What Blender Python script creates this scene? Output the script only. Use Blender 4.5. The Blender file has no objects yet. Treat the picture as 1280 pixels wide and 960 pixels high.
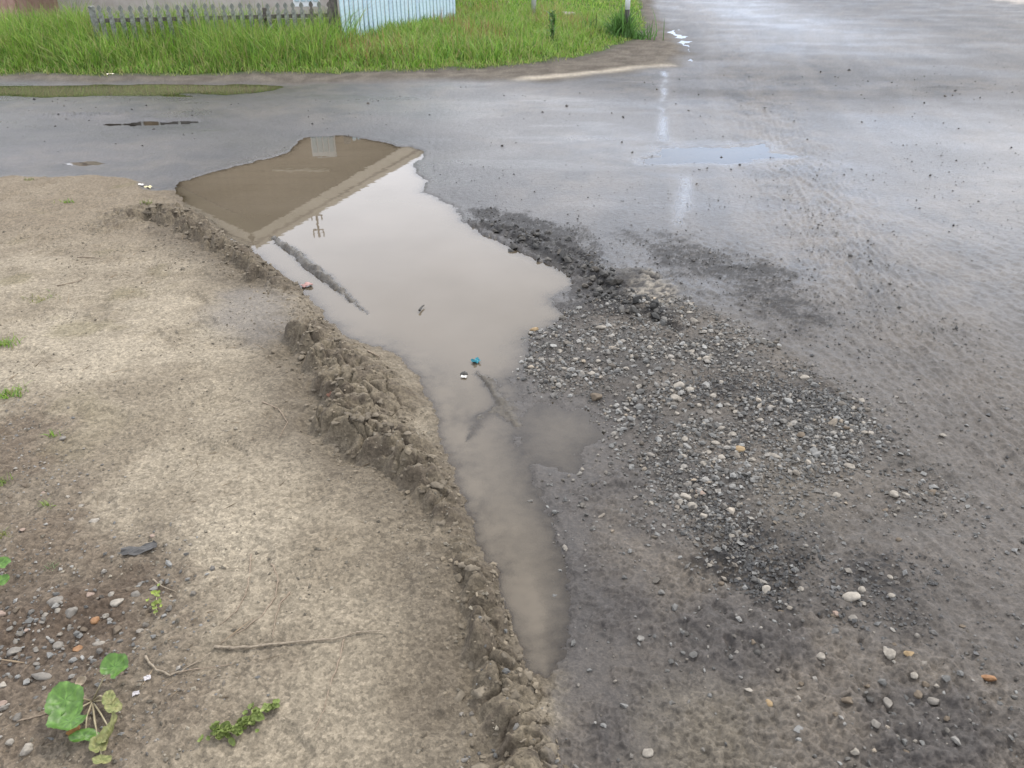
import bpy, math, random
import numpy as np
from mathutils import Vector
R = math.radians
scene = bpy.context.scene
col = scene.collection
rng = np.random.default_rng(7)
random.seed(7)

# ------------------------------------------------------------------ camera
CAM_H, PITCH, FPX = 1.6, R(29.5), 960.0
cd = bpy.data.cameras.new("camera")
cam = bpy.data.objects.new("camera", cd); col.objects.link(cam)
cam.location = (0, 0, CAM_H); cam.rotation_euler = (R(90) - PITCH, 0, 0)
cd.sensor_fit = 'HORIZONTAL'; cd.sensor_width = 36; cd.lens = 36 * FPX / 1280
cd.clip_start = 0.05; cd.clip_end = 2000
scene.camera = cam

# ------------------------------------------------------------------ light
SUN_EL, SUN_AZ = R(52), R(38)
w = bpy.data.worlds.new("World"); scene.world = w; w.use_nodes = True
nt = w.node_tree; nt.nodes.clear()
N = nt.nodes.new; L = nt.links.new
out = N('ShaderNodeOutputWorld'); bg = N('ShaderNodeBackground'); bg.inputs['Strength'].default_value = 0.12
sky = N('ShaderNodeTexSky'); sky.sky_type = 'NISHITA'; sky.sun_disc = False
sky.sun_elevation = SUN_EL; sky.sun_rotation = SUN_AZ; sky.air_density = 1.0; sky.dust_density = 1.5
tc = N('ShaderNodeTexCoord'); mp = N('ShaderNodeMapping'); mp.inputs['Scale'].default_value = (1.0, 1.0, 2.2)
mp.inputs['Location'].default_value = (0.35, 0.1, 0.0)
nz = N('ShaderNodeTexNoise'); nz.inputs['Scale'].default_value = 1.7; nz.inputs['Detail'].default_value = 7; nz.inputs['Roughness'].default_value = 0.55
rp = N('ShaderNodeValToRGB'); rp.color_ramp.elements[0].position = 0.34; rp.color_ramp.elements[1].position = 0.52
rp.color_ramp.elements[0].color = (0.55, 0.55, 0.55, 1); rp.color_ramp.elements[1].color = (0.96, 0.96, 0.96, 1)
cr = N('ShaderNodeValToRGB'); cr.color_ramp.elements[0].position = 0.4; cr.color_ramp.elements[1].position = 0.75
cr.color_ramp.elements[0].color = (1, 1, 1, 1); cr.color_ramp.elements[1].color = (0.80, 0.81, 0.84, 1)
cs = N('ShaderNodeMix'); cs.data_type = 'RGBA'; cs.blend_type = 'MULTIPLY'; cs.inputs[0].default_value = 1.0
cs.inputs[6].default_value = (22.6, 23.1, 24.8, 1)
mx = N('ShaderNodeMix'); mx.data_type = 'RGBA'
sd_ = N('ShaderNodeVectorMath'); sd_.operation = 'DOT_PRODUCT'; sd_.inputs[1].default_value = (.35, .94, 0.0)
sr = N('ShaderNodeMapRange'); sr.inputs[1].default_value = -.9; sr.inputs[2].default_value = .95; sr.inputs[3].default_value = .80; sr.inputs[4].default_value = 1.10
sm_ = N('ShaderNodeVectorMath'); sm_.operation = 'SCALE'
L(tc.outputs['Generated'], sd_.inputs[0]); L(sd_.outputs['Value'], sr.inputs[0]); L(cs.outputs[2], sm_.inputs[0]); L(sr.outputs[0], sm_.inputs['Scale'])
L(tc.outputs['Generated'], mp.inputs['Vector']); L(mp.outputs[0], nz.inputs['Vector'])
L(nz.outputs['Fac'], rp.inputs[0]); L(nz.outputs['Fac'], cr.inputs[0]); L(cr.outputs[0], cs.inputs[7])
dn = N('ShaderNodeVectorMath'); dn.operation = 'DOT_PRODUCT'; dn.inputs[1].default_value = (math.sin(R(20)) * .97, math.cos(R(20)) * .99, .10)
dr = N('ShaderNodeMapRange'); dr.interpolation_type = 'SMOOTHSTEP'; dr.inputs[1].default_value = .95; dr.inputs[2].default_value = .99; dr.inputs[3].default_value = 1.0; dr.inputs[4].default_value = .38
dm = N('ShaderNodeMath'); dm.operation = 'MULTIPLY'
L(tc.outputs['Generated'], dn.inputs[0]); L(dn.outputs['Value'], dr.inputs[0]); L(rp.outputs[0], dm.inputs[0]); L(dr.outputs[0], dm.inputs[1])
L(dm.outputs[0], mx.inputs[0]); L(sky.outputs[0], mx.inputs[6]); L(sm_.outputs[0], mx.inputs[7])
cb = N('ShaderNodeMix'); cb.data_type = 'RGBA'; cb.inputs[7].default_value = (16.0, 19.2, 25.0, 1)
ci = N('ShaderNodeMath'); ci.operation = 'MULTIPLY_ADD'; ci.inputs[1].default_value = -1.35; ci.inputs[2].default_value = 1.35; ci.use_clamp = True
L(dr.outputs[0], ci.inputs[0]); L(ci.outputs[0], cb.inputs[0]); L(mx.outputs[2], cb.inputs[6])
L(cb.outputs[2], bg.inputs['Color']); L(bg.outputs[0], out.inputs[0])

sl = bpy.data.lights.new("sun", 'SUN'); sl.energy = 2.7; sl.angle = R(11); sl.color = (1.0, 0.93, 0.83)
so = bpy.data.objects.new("sun", sl); col.objects.link(so)
S = Vector((math.sin(SUN_AZ) * math.cos(SUN_EL), math.cos(SUN_AZ) * math.cos(SUN_EL), math.sin(SUN_EL)))
so.rotation_euler = S.to_track_quat('Z', 'Y').to_euler(); so.location = S * 60
scene.view_settings.view_transform = 'Standard'; scene.view_settings.look = 'None'
scene.view_settings.exposure = 0.0; scene.view_settings.gamma = 1.0

# ------------------------------------------------------------------ helpers
CP, SP = math.cos(PITCH), math.sin(PITCH)
def ray(px, py):
    u, v = (px - 640) / FPX, (480 - py) / FPX
    return u, CP + v * SP, v * CP - SP
def g(px, py, z=0.0):
    """point of the ground (height z) that the photograph shows at this pixel"""
    a, b, c = ray(px, py); t = (z - CAM_H) / c
    return (a * t, b * t)
def scale_at(px, py):
    a, b, c = ray(px, py)
    return FPX / (-CAM_H / c)        # pixels per metre
def G(pts): return np.array([g(*p) for p in pts], dtype=np.float32)
def lin(c):
    c = np.asarray(c, dtype=np.float32) / 255.0
    return np.where(c <= 0.04045, c / 12.92, ((c + 0.055) / 1.055) ** 2.4)

GRAD = rng.random(4096).astype(np.float32) * 2 * np.pi
GX, GY = np.cos(GRAD), np.sin(GRAD)
RV = rng.random((4096, 2)).astype(np.float32)
def hsh(ix, iy, s):
    h = (ix.astype(np.int64) * 374761393 + iy.astype(np.int64) * 668265263 + s * 1274126177) & 0xFFFFFFFF
    h = ((h ^ (h >> 13)) * 1274126177) & 0xFFFFFFFF
    return ((h ^ (h >> 16)) & 4095).astype(np.int32)
def perlin(x, y, s=0):
    x0 = np.floor(x); y0 = np.floor(y); fx = (x - x0).astype(np.float32); fy = (y - y0).astype(np.float32)
    ix = x0.astype(np.int32); iy = y0.astype(np.int32)
    u = fx * fx * fx * (fx * (fx * 6 - 15) + 10); v = fy * fy * fy * (fy * (fy * 6 - 15) + 10)
    def c(dx, dy):
        h = hsh(ix + dx, iy + dy, s); return GX[h] * (fx - dx) + GY[h] * (fy - dy)
    a = c(0, 0); b = c(1, 0); d = c(0, 1); e = c(1, 1)
    return ((a + (b - a) * u) * (1 - v) + (d + (e - d) * u) * v) * 1.5
def fbm(x, y, o=4, s=0, gain=0.5):
    r = 0; a = 1.0; t = 0
    for i in range(o):
        r = r + a * perlin(x * 2.03 ** i + 17.3 * i, y * 2.03 ** i - 9.1 * i, s + i); t += a; a *= gain
    return r / t * 1.25
def worley(x, y, s=0):
    ix = np.floor(x).astype(np.int32); iy = np.floor(y).astype(np.int32)
    f1 = np.full(x.shape, 9, np.float32); f2 = f1.copy()
    for dx in (-1, 0, 1):
        for dy in (-1, 0, 1):
            h = hsh(ix + dx, iy + dy, s)
            d = (ix + dx + RV[h, 0] - x) ** 2 + (iy + dy + RV[h, 1] - y) ** 2
            f2 = np.minimum(f2, np.maximum(f1, d)); f1 = np.minimum(f1, d)
    return np.sqrt(f1), np.sqrt(f2)
def ss(a, b, x):
    t = np.clip((x - a) / (b - a), 0, 1); return t * t * (3 - 2 * t)
def sdf(x, y, poly, pad=1.5):
    """signed distance to a polygon, negative inside"""
    lo = poly.min(0) - pad; hi = poly.max(0) + pad
    res = np.full(x.shape, 9.0, np.float32)
    m = (x > lo[0]) & (x < hi[0]) & (y > lo[1]) & (y < hi[1])
    X = x[m]; Y = y[m]
    d = np.full(X.shape, 1e9, np.float32); ins = np.zeros(X.shape, bool)
    n = len(poly)
    for i in range(n):
        ax, ay = poly[i]; bx, by = poly[(i + 1) % n]
        ex, ey = bx - ax, by - ay
        t = np.clip(((X - ax) * ex + (Y - ay) * ey) / (ex * ex + ey * ey + 1e-12), 0, 1)
        d = np.minimum(d, (X - ax - t * ex) ** 2 + (Y - ay - t * ey) ** 2)
        if ay != by:
            c = (ay > Y) != (by > Y)
            ins ^= c & (X < (bx - ax) * (Y - ay) / (by - ay) + ax)
    d = np.sqrt(d); res[m] = np.where(ins, -d, d)
    return res
def pline(x, y, pts, vals=None, pad=1.2):
    """signed distance to a polyline (+ on its right), arc length, interpolated values"""
    lo = pts.min(0) - pad; hi = pts.max(0) + pad
    m = (x > lo[0]) & (x < hi[0]) & (y > lo[1]) & (y < hi[1])
    X = x[m]; Y = y[m]
    best = np.full(X.shape, 1e9, np.float32); sg = np.ones_like(best); tt = np.zeros_like(best)
    vv = np.zeros(X.shape + ((vals.shape[1],) if vals is not None else (1,)), np.float32)
    acc = 0.0
    for i in range(len(pts) - 1):
        ax, ay = pts[i]; ex, ey = pts[i + 1] - pts[i]; ln = math.hypot(ex, ey) + 1e-9
        t = np.clip(((X - ax) * ex + (Y - ay) * ey) / (ln * ln), 0, 1)
        d2 = (X - ax - t * ex) ** 2 + (Y - ay - t * ey) ** 2
        k = d2 < best
        best = np.where(k, d2, best)
        cr_ = (X - ax) * ey - (Y - ay) * ex
        sg = np.where(k, np.where(cr_ >= 0, 1, -1), sg); tt = np.where(k, acc + t * ln, tt)
        if vals is not None:
            nv = vals[i] * (1 - t[:, None]) + vals[i + 1] * t[:, None]
            vv = np.where(k[:, None], nv, vv)
        acc += ln
    D = np.full(x.shape, 9.0, np.float32); T = np.zeros(x.shape, np.float32)
    D[m] = np.sqrt(best) * sg; T[m] = tt
    V = np.zeros(x.shape + (vv.shape[1],), np.float32); V[m] = vv
    return D, T, V

# ------------------------------------------------------------------ outlines on the ground
PUDDLE = G([(219,236),(224,228),(245,221),(282,211),(332,199),(358,192),(370,180),(380,172),(430,169),(470,176),(498,183),(516,184),
    (531,190),(528,199),(516,205),(520,215),(532,226),(529,240),(546,248),(571,262),(580,277),(600,290),(622,301),(650,315),(682,329),
    (706,340),(719,353),(712,363),(695,371),(691,382),(706,396),(690,408),(668,416),(655,427),(662,441),(664,455),(652,466),(640,476),
    (650,500),(652,530),(650,560),(661,590),(676,620),(690,650),(700,682),(709,720),(713,760),(711,800),(702,838),(685,852),(665,847),
    (651,830),(641,800),(628,758),(613,718),(600,688),(590,665),(578,635),(568,600),(556,562),(546,530),(536,500),(520,468),(500,448),
    (478,436),(450,427),(430,418),(407,396),(386,370),(352,345),(322,322),(300,308),(283,299),(265,282),(246,268),(229,254)])
POOL = G([(640,520),(662,510),(690,505),(730,510),(754,528),(750,552),(735,575),(712,590),(690,585),(668,575),(645,560)])
FAR_PUDDLE = G([(-500,113),(-200,108),(0,108),(100,106),(200,104),(300,104),(352,107),(338,113),(285,118),(150,120),(0,121),(-200,124),(-500,128)])
FILM1 = G([(795,199),(822,190),(846,181),(905,184),(955,179),(962,190),(1000,196),(960,201),(905,205),(850,207),(820,206)])
FILM2 = G([(822,26),(838,32),(850,42),(862,44),(866,58),(872,70),(864,78),(850,62),(838,50),(828,42)])
FILM3 = [G(p) for p in ([(135,156),(190,152),(246,153),(215,158),(160,160)], [(80,203),(110,201),(132,205),(105,208)])]
VERGE = G([(-900,200),(-300,226),(0,230),(60,228),(110,226),(180,234),(212,244),(229,258),(246,272),(265,287),(283,303),(300,312),(322,326),
    (352,349),(386,374),(407,400),(430,422),(450,431),(478,440),(500,452),(520,472),(536,504),(546,534),(556,566),(568,604),(578,639),
    (590,669),(600,692),(613,722),(628,762),(641,804),(651,834),(662,856),(672,900),(684,960),(694,1100),(-1200,1100)])
GRASS_PX = [(-700,96),(-300,97),(0,97),(150,98),(300,97),(430,96),(520,93),(600,89),(650,86),(700,79),(740,71),(770,62),(795,50),(806,38),(804,22),(800,8),(806,-8)]
GRASS = np.concatenate([G(GRASS_PX), np.array([(14, 120), (-80, 120), (-80, 12)], np.float32)])
SHOULDER = np.concatenate([G([(-700,108),(0,103),(150,104),(320,104),(400,107),(470,106),(560,103),(680,104),(760,98),(840,84),(858,68),(835,45),(822,25),(815,5)]),
    np.array([(16, 120), (-80, 120), (-80, 11)], np.float32)])
GRAVEL = G([(652,430),(668,415),(700,400),(755,372),(830,378),(880,390),(930,420),(990,455),(1040,490),(1085,520),(1100,560),(1060,590),
    (1000,600),(960,600),(930,640),(890,660),(840,640),(800,590),(768,540),(735,500),(680,490),(655,460)])
GRAVEL2 = G([(800,560),(900,540),(1060,500),(1130,560),(1195,610),(1170,660),(1080,670),(1010,735),(950,745),(880,700),(820,640)])
TAR1 = G([(575,268),(600,262),(660,272),(720,290),(740,320),(770,350),(800,385),(850,405),(840,420),(770,395),(720,398),(695,385),(712,362),(722,350),(680,326),(620,298)])
TAR2 = G([(790,300),(850,305),(940,330),(1010,360),(1040,420),(980,430),(900,370),(830,350)])
TAR3 = G([(880,470),(960,480),(1040,490),(1060,530),(960,520),(900,515),(850,500)])
TAR4 = G([(870,640),(940,660),(1010,690),(1010,730),(950,742),(900,710)])
TAR5 = G([(1040,720),(1120,710),(1180,740),(1170,800),(1100,800),(1050,770)])
PALE = G([(765,350),(800,342),(826,352),(850,372),(842,388),(800,382),(775,370)])
DRY2 = G([(820,860),(880,850),(960,880),(1010,960),(1000,1100),(760,1100),(800,940)])
DRY3 = G([(930,590),(990,570),(1060,600),(1040,640),(960,650)])
SMOOTH = G([(290,372),(340,362),(372,395),(372,425),(330,440),(285,428),(250,420)])
SOIL = G([(-300,560),(60,520),(130,600),(140,660),(220,700),(250,760),(250,830),(330,830),(300,900),(200,990),(100,1100),(-600,1100)])
ROCKY = G([(-200,700),(0,740),(60,735),(140,735),(200,730),(215,780),(170,815),(140,840),(60,880),(0,900),(-200,900)])
DARKMUD = G([(690,640),(730,620),(780,700),(850,800),(900,830),(830,900),(760,900),(690,870),(718,800),(714,720)])
MUD = G([(700,580),(780,590),(860,680),(950,760),(1010,760),(1100,830),(1240,860),(1400,1000),(1400,1200),(600,1200),(660,900),(714,800)])
RIDGE_PX = [(168,287,.02,.3),(182,281,.06,.34),(205,279,.085,.34),(235,294,.085,.30),(262,311,.08,.26),(300,330,.06,.2),(318,352,.07,.2),(338,362,.05,.16),
    (352,378,.012,.12),(366,404,.015,.14),(371,424,.08,.18),(384,452,.095,.27),(402,478,.05,.30),(412,508,.085,.36),(418,548,.095,.30),(452,570,.075,.24),(490,586,.10,.2),
    (522,612,.08,.16),(552,640,.05,.12),(572,668,.02,.10),(580,696,.045,.07),(592,722,.075,.07),(598,756,.085,.08),(604,800,.085,.09),(616,842,.075,.10),
    (622,880,.06,.13),(616,920,.065,.16),(612,965,.065,.18),(606,1050,.05,.2)]
RIDGE = G([p[:2] for p in RIDGE_PX]); RIDGE_V = np.array([p[2:] for p in RIDGE_PX], np.float32)
BAR1 = G([(341,297),(352,306),(368,315),(386,332),(410,350),(432,368),(458,392)]); BAR1_V = np.array([[.03,.022],[.055,.04],[.05,.045],[.06,.05],[.05,.05],[.03,.03],[.006,.012]], np.float32)
BAR2 = G([(596,466),(610,478),(626,500),(638,520),(648,532)]); BAR2_V = np.array([[.01,.015],[.03,.028],[.028,.03],[.034,.03],[.01,.02]], np.float32)
BAR3 = G([(584,548),(592,538),(600,522),(618,512),(632,520)]); BAR3_V = np.array([[.003,.02],[.006,.03],[.006,.05],[.008,.04],[.01,.03]], np.float32) * 0.9
CRACKS = [(G(p), wd, dp) for p, wd, dp in [
    ([(600,284),(628,296),(650,303),(680,322),(705,336),(722,347),(745,352)], .026, .045),
    ([(745,352),(765,368),(790,388),(815,402),(845,418)], .03, .035),
    ([(628,290),(660,296),(688,308),(715,318),(733,330)], .018, .03),
    ([(62,147),(95,145),(120,147),(150,145)], .035, .03), ([(225,118),(250,117),(275,118)], .05, .03), ([(1160,113),(1190,112),(1225,114)], .04, .02), ([(838,194),(870,193),(908,194)], .02, .015),
    ([(748,342),(770,345),(792,344),(812,352),(835,362)], .010, .016)]]
TRACK = np.concatenate([np.array([(14.0, 90.0)], np.float32), G([(905,40),(925,100),(960,170),(985,220),(1020,290),(1085,380),(1165,475),(1290,610),(1420,760),(1900,1300)])])
RUT = G([(832,60),(830,100),(828,170),(838,200),(858,230),(850,285)])
EDGE_STRIPE = G([(650,104),(720,98),(780,91),(838,85)])
RUTS_FAR = G([(862,60),(885,110),(930,170),(985,215)])

def terrain(x, y, full=True):
    x = x.astype(np.float32); y = y.astype(np.float32)
    n6 = fbm(x * 6, y * 6, 3, 1); n25 = fbm(x * 25, y * 25, 3, 5); n80 = fbm(x * 80, y * 80, 2, 9)
    n1 = fbm(x * 1.3, y * 1.3, 4, 13)
    wob = .03 * n6 + .014 * n25
    sP = sdf(x, y, PUDDLE); sP = sP + wob * ss(0, .5, y - .5)
    sPool = sdf(x, y, POOL) + .05 * n6 + .012 * n25
    sFar = sdf(x, y, FAR_PUDDLE, 3) + .22 * fbm(x * 1.1, y * 2.6, 4, 21)
    sF1 = sdf(x, y, FILM1) + .03 + .20 * fbm(x * 2.4, y * 2.4, 4, 23)
    sF2 = sdf(x, y, FILM2) + .07 + .30 * fbm(x * 2.5, y * 1.6, 4, 25)
    for q_ in FILM3: sF2 = np.minimum(sF2, sdf(x, y, q_) + .05 + .30 * fbm(x * 1.8, y * 3.0, 4, 27))
    sAll = np.minimum(np.minimum(sP, sPool), np.minimum(sFar, np.minimum(sF1, sF2)))
    sV = sdf(x, y, VERGE, 1.0) + .16 * fbm(x * 1.6, y * 1.6, 3, 35) * ss(3.6, 4.8, y) + .05 * n6 + .02 * n25
    verge = ss(.05, -.05, sV - .09 * ss(.25, .0, sP) * ss(-.5, -.1, sV * -1 + .0))
    sG = sdf(x, y, GRASS, 200) + .18 * fbm(x * 1.5, y * 1.5, 3, 31)
    sS = sdf(x, y, SHOULDER, 200) + .2 * fbm(x * 1.2, y * 1.2, 3, 33)
    def soft(poly, f, amp=.06, s=40):
        return ss(f, -f, sdf(x, y, poly) + amp * fbm(x * 5, y * 5, 3, s) + amp * .4 * n25)
    gr = np.maximum(soft(GRAVEL, .09), .75 * soft(GRAVEL2, .14, .1))
    tar = np.clip(.72 * soft(TAR1, .12, .16) + .55 * soft(TAR2, .25, .30, 41) + .45 * soft(TAR3, .1, .1, 42) + .6 * soft(TAR4, .16, .2, 43) + .5 * soft(TAR5, .22, .25, 44), 0, 1)
    pale = soft(PALE, .05, .04); dry = np.maximum(soft(DRY2, .12, .08), .6 * soft(DRY3, .1, .08))
    smooth = soft(SMOOTH, .10, .06); soil = soft(SOIL, .15, .12); rocky = soft(ROCKY, .12, .1)
    mud = soft(MUD, .2, .15); dmud = soft(DARKMUD, .10, .08)
    # --- road surface
    zr = .034 * (1 - np.exp(-np.maximum(sAll, 0) / .45)) + .006 * n1 + .0016 * n25 + .0010 * n80
    zr += (.010 * fbm(x * 9, y * 9, 3, 51) + .006 * n25 + .003 * n80) * np.clip(gr + tar * .8, 0, 1)
    lug1, _ = worley(x * 15 + .5 * n6, y * 9, 54)
    zr += (.012 * fbm(x * 3.5, y * 3.5, 3, 53) + .012 * n25 + .005 * n80 - .008 * ss(.35, .05, lug1)) * np.clip(mud + dmud, 0, 1)
    dT, tT, _ = pline(x, y, TRACK, None, 400)
    tm = np.exp(-((dT + .05) / .42) ** 2) * ss(2.0, 3.0, y + .6 * n1 + 1)
    near = ss(7.5, 3.5, y)
    st = fbm(dT * 26, tT * 5, 3, 55) + .6 * fbm(dT * 60 + tT * 9, tT * 22, 2, 57)
    zr += (.012 * st * tm + (.010 * fbm(x * 22 + y * 8, y * 7 - x * 4, 3, 56) + .004 * n25) * ss(6.5, 3.0, y) * np.clip(1 - gr, 0, 1) * ss(.1, 1.2, x) * (1 - tm) * near)
    dR2, tR2, _ = pline(x, y, RUTS_FAR)
    rf = np.exp(-(dR2 / .5) ** 2); zr += .008 * fbm(dR2 * 9, tR2 * .8, 3, 58) * rf
    ck = np.zeros_like(x)
    for P, wd, dp in CRACKS:
        dc, tcx, _ = pline(x, y, P, None, .5); dc = dc + .018 * n25 + .012 * n6 + .007 * n80
        c = np.exp(-(dc / wd) ** 2) * (.35 + .65 * ss(-.5, .1, fbm(tcx * 7, tcx * 0 + .5, 2, 59)))
        zr += .018 * np.exp(-(dc / .09) ** 2) * (1 + .5 * n25) - dp * c; ck = np.maximum(ck, c)
    # --- dirt verge
    kv = ss(-.02, .35, sP); zv = .052 * (1 - np.exp(-np.maximum(sP, 0) / .12)) + .022 * n1 * kv + .007 * n6 * (.3 + .7 * kv) + (.0032 * n25 + .0020 * n80) * (1 - .8 * smooth)
    zv += (.007 * n25 + .006 * n6 + .003 * n80) * np.maximum(soil * .6, rocky)
    fp1, _ = worley(x * 3.1 + .4 * n6, y * 3.1, 61)
    zv -= .012 * ss(.28, .12, fp1) * (1 - soil)
    dR, tR, vR = pline(x, y, RIDGE, RIDGE_V); dR = -dR                # + towards the water
    f1, f2 = worley(x * 11 + 1.2 * n6, y * 11 + .8 * n6, 63); g1, g2 = worley(x * 30 + .8 * n25, y * 30, 65)
    clod = 1.0 - 1.1 * f1 + .55 * (1 - 1.2 * g1) + .5 * n25
    rg = vR[..., 0]; rw = np.maximum(vR[..., 1], .02)
    dd = dR + .055 * perlin(x * 6, y * 6, 93) + .022 * perlin(x * 17, y * 17, 94)
    p25 = perlin(x * 24, y * 24, 91); p6 = fbm(x * 8, y * 8, 2, 92); slab = ss(.0, .42, f2 - f1); chunk = ss(.03, .25, g2 - g1)
    prof = ss(-.042, .022, dd + .012 * slab) * (1 - ss(.22, 1.05, np.maximum(dd, 0) / rw))
    ridge = .76 * rg * prof * (.42 + .26 * slab + .34 * (1 - f1) + .05 * chunk + .34 * p6 + .10 * p25 + .008 * n80)
    undercut = -.024 * kv * np.exp(-((dd + .05) / .05) ** 2) * ss(.02, .07, rg)
    slope = ss(-.03, .02, dd) * ss(1.15, .75, dd / rw) * ss(.005, .03, rg)
    rmask = np.clip(np.maximum(np.maximum(prof, np.exp(-(dd / .06) ** 2)) * ss(.005, .03, rg), .85 * slope), 0, 1)
    ridge_rough = slope * (.014 * p6 + .007 * p25 + .002 * n25 - .014 * ss(.12, .0, f2 - f1))
    zv = zv + undercut
    # --- grassed ground beyond the road
    gz = .26 * ss(0, -4.5, sG) + .03 * n1
    z = zr * (1 - verge) + zv * verge
    z = np.where(sAll < 0, -.045 * (1 - np.exp(np.minimum(sP, 0) / (.09 + .22 * ss(3.6, 2.6, y) * (1 - verge)))) - .03 * (1 - np.exp(np.minimum(sFar, 0) / .25)) - .011 * (1 - np.exp(np.minimum(sPool, 0) / .16))
                 - .006 * (1 - np.exp(np.minimum(np.minimum(sF1, sF2), 0) / .2)) + .0015 * n25, z)
    z = np.where(sAll > 0, np.maximum(z, np.minimum(.25 * sAll, .007) + .002 * n25 * ss(0, .03, sAll)), z)
    z = z + (ridge + ridge_rough * ss(.0, .12, sP)) * ss(-.10, .05, sP)
    shoulder = ss(.25, -.25, sS)
    z += .02 * shoulder * (1 + n1) + gz * ss(.2, -.2, sG)
    bm = np.zeros_like(x)
    for P, V in ((BAR1, BAR1_V), (BAR2, BAR2_V), (BAR3, BAR3_V)):
        db, tb, vb = pline(x, y, P, V, .4); db = db + .014 * n25 + .010 * n6 + .006 * n80
        b = np.exp(-(db / np.maximum(vb[..., 1], .008)) ** 2)
        z = np.where(vb[..., 0] > 0, z * (1 - b) + b * (vb[..., 0] * .42 * (.75 + .5 * (1 - f1) + .8 * p25 + .3 * n6) - .002), z); bm = np.maximum(bm, b * (vb[..., 0] > 0))
    if not full: return z
    # --- albedo of the stuff the ground is made of
    def C(r, gg, b): return (lin((r, gg, b)) / 2.15)[None, :]
    def mixc(a, b, t): return a * (1 - t[:, None]) + b * t[:, None]
    N_ = x.size
    patch = ss(-.35, .35, fbm(x * .9, y * .9, 4, 71)); patch2 = ss(-.4, .4, fbm(x * 3.1, y * 3.1, 4, 73))
    spk = ss(.05, .5, n80)
    wr = ss(.5, 3.0, x - .12 * (y - 8)); stk = ss(-.3, .4, fbm(x * .45, y * 2.4, 4, 79)) * (1 - wr) + wr * ss(-.3, .4, fbm((x - .32 * y) * 2.3, y * .35, 4, 80))
    asph = mixc(C(84, 82, 81), C(64, 64, 65), patch); asph = mixc(asph, C(98, 95, 92), .3 * stk * ss(4, 6, y))
    asph = mixc(asph, C(114, 106, 96), .5 * patch2 * ss(.2, .8, perlin(x * .7, y * .7, 75) + .5))
    c = asph
    c = mixc(c, C(108, 101, 93), .8 * tm * patch2)
    c = mixc(c, C(103, 95, 86), .8 * ss(4.2, 2.2, y + .5 * n1) * (1 - verge))
    tl_ = ss(.05, .45, perlin(dT * 3.6, tT * .10, 87)) * np.exp(-(dT / 2.6) ** 4) * ss(3.2, 5, y); c = mixc(c, C(112, 107, 101), .35 * tl_)
    c = mixc(c, mixc(C(120, 110, 97), C(84, 78, 73), patch2), np.clip(mud, 0, 1))
    c = mixc(c, C(78, 72, 68), .75 * dmud * (.5 + .5 * patch2))
    c = mixc(c, mixc(C(112, 104, 94), C(82, 78, 73), patch2), gr)
    c = mixc(c, C(128, 119, 104), dry * (.45 + .55 * patch2))
    c = mixc(c, C(160, 152, 138), pale * patch2 * ss(-.4, .3, n25))
    c = mixc(c, C(58, 57, 57), .95 * ss(.15, .75, tar * (1 + 1.1 * n25 + 1.0 * n80 + .9 * n6)))
    c = mixc(c, C(38, 36, 35), np.clip(ck, 0, 1))
    c = mixc(c, C(78, 73, 69), np.clip(np.exp(-np.maximum(np.minimum(sP, sPool), 0) / (.05 + .16 * ss(3.8, 3.0, y))) * .7, 0, 1))
    v = mixc(C(186, 174, 152), C(168, 156, 135), patch)
    v = mixc(v, C(142, 130, 111), .6 * patch2 * patch2)
    v = mixc(v, C(122, 113, 101), .8 * smooth)
    v = mixc(v, mixc(C(124, 110, 94), C(144, 132, 115), patch2), np.clip(soil, 0, 1) * .9)
    v = mixc(v, mixc(C(122, 109, 95), C(104, 89, 75), patch2), rocky * .9)
    far_v = ss(3.6, 5.0, y); v = mixc(v, C(140, 126, 106), far_v * .7)
    v = mixc(v, C(120, 112, 72), .35 * ss(.25, .6, fbm(x * 2.2, y * 2.2, 3, 77)) * ss(-1.2, -2.0, x))
    v = mixc(v, mixc(C(146, 134, 113), C(112, 101, 86), ss(-.2, .4, n25 + n6)), rmask)
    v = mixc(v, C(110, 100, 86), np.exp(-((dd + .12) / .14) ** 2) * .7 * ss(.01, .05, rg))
    v = mixc(v, C(104, 94, 80), np.exp(-np.maximum(sP, 0) / .10) * .7)
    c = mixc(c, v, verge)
    c = mixc(c, C(92, 84, 70), bm)
    sh = mixc(C(128, 120, 108), C(104, 96, 86), patch2)
    sh = mixc(sh, C(196, 186, 168), np.clip(np.exp(-(pline(x, y, EDGE_STRIPE)[0] / .13) ** 2) * 1.2, 0, 1))
    c = mixc(c, sh, shoulder * (1 - ss(.3, -.3, sG)))
    grs = mixc(C(96, 118, 44), C(70, 96, 34), patch2); c = mixc(c, grs, ss(.1, -.25, sG))
    heap = ss(.0, 1.5, x - 16.5 + n1) * ss(24, 27, y); c = mixc(c, C(196, 184, 168), heap * .8)
    c = c * (1 + .16 * n80 + .10 * n25)[:, None]
    # roughness: wet film smooth, dry earth matt
    dl, tl, _ = pline(x, y, RUT, None, 1.0)
    wet = ss(-.15, .45, fbm(x * .55, y * .8, 4, 81))
    rough = .40 - .08 * wet + .05 * n25
    rough = np.where(sF1 < .3, np.minimum(rough, .20 + .9 * np.maximum(sF1, 0)), rough)
    blue = np.exp(-((x - 6.3 - .1 * (y - 18)) / 1.9) ** 2) * ss(11, 19, y)
    rough = rough - .08 * ss(.15, .5, fbm(x * .7 + 3, y * 2.2, 3, 83)) * ss(4, 6, y) * (1 - wr) - .03 * wr * ss(.0, .45, fbm((x - .32 * y) * 1.6, y * .3, 3, 85))
    far = ss(6.5, 11, y) * ss(-1.5, 3.0, x) + ss(9, 14, y); far = np.clip(far, 0, 1) * (1 - .85 * blue)
    rough = rough + .14 * far
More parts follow.
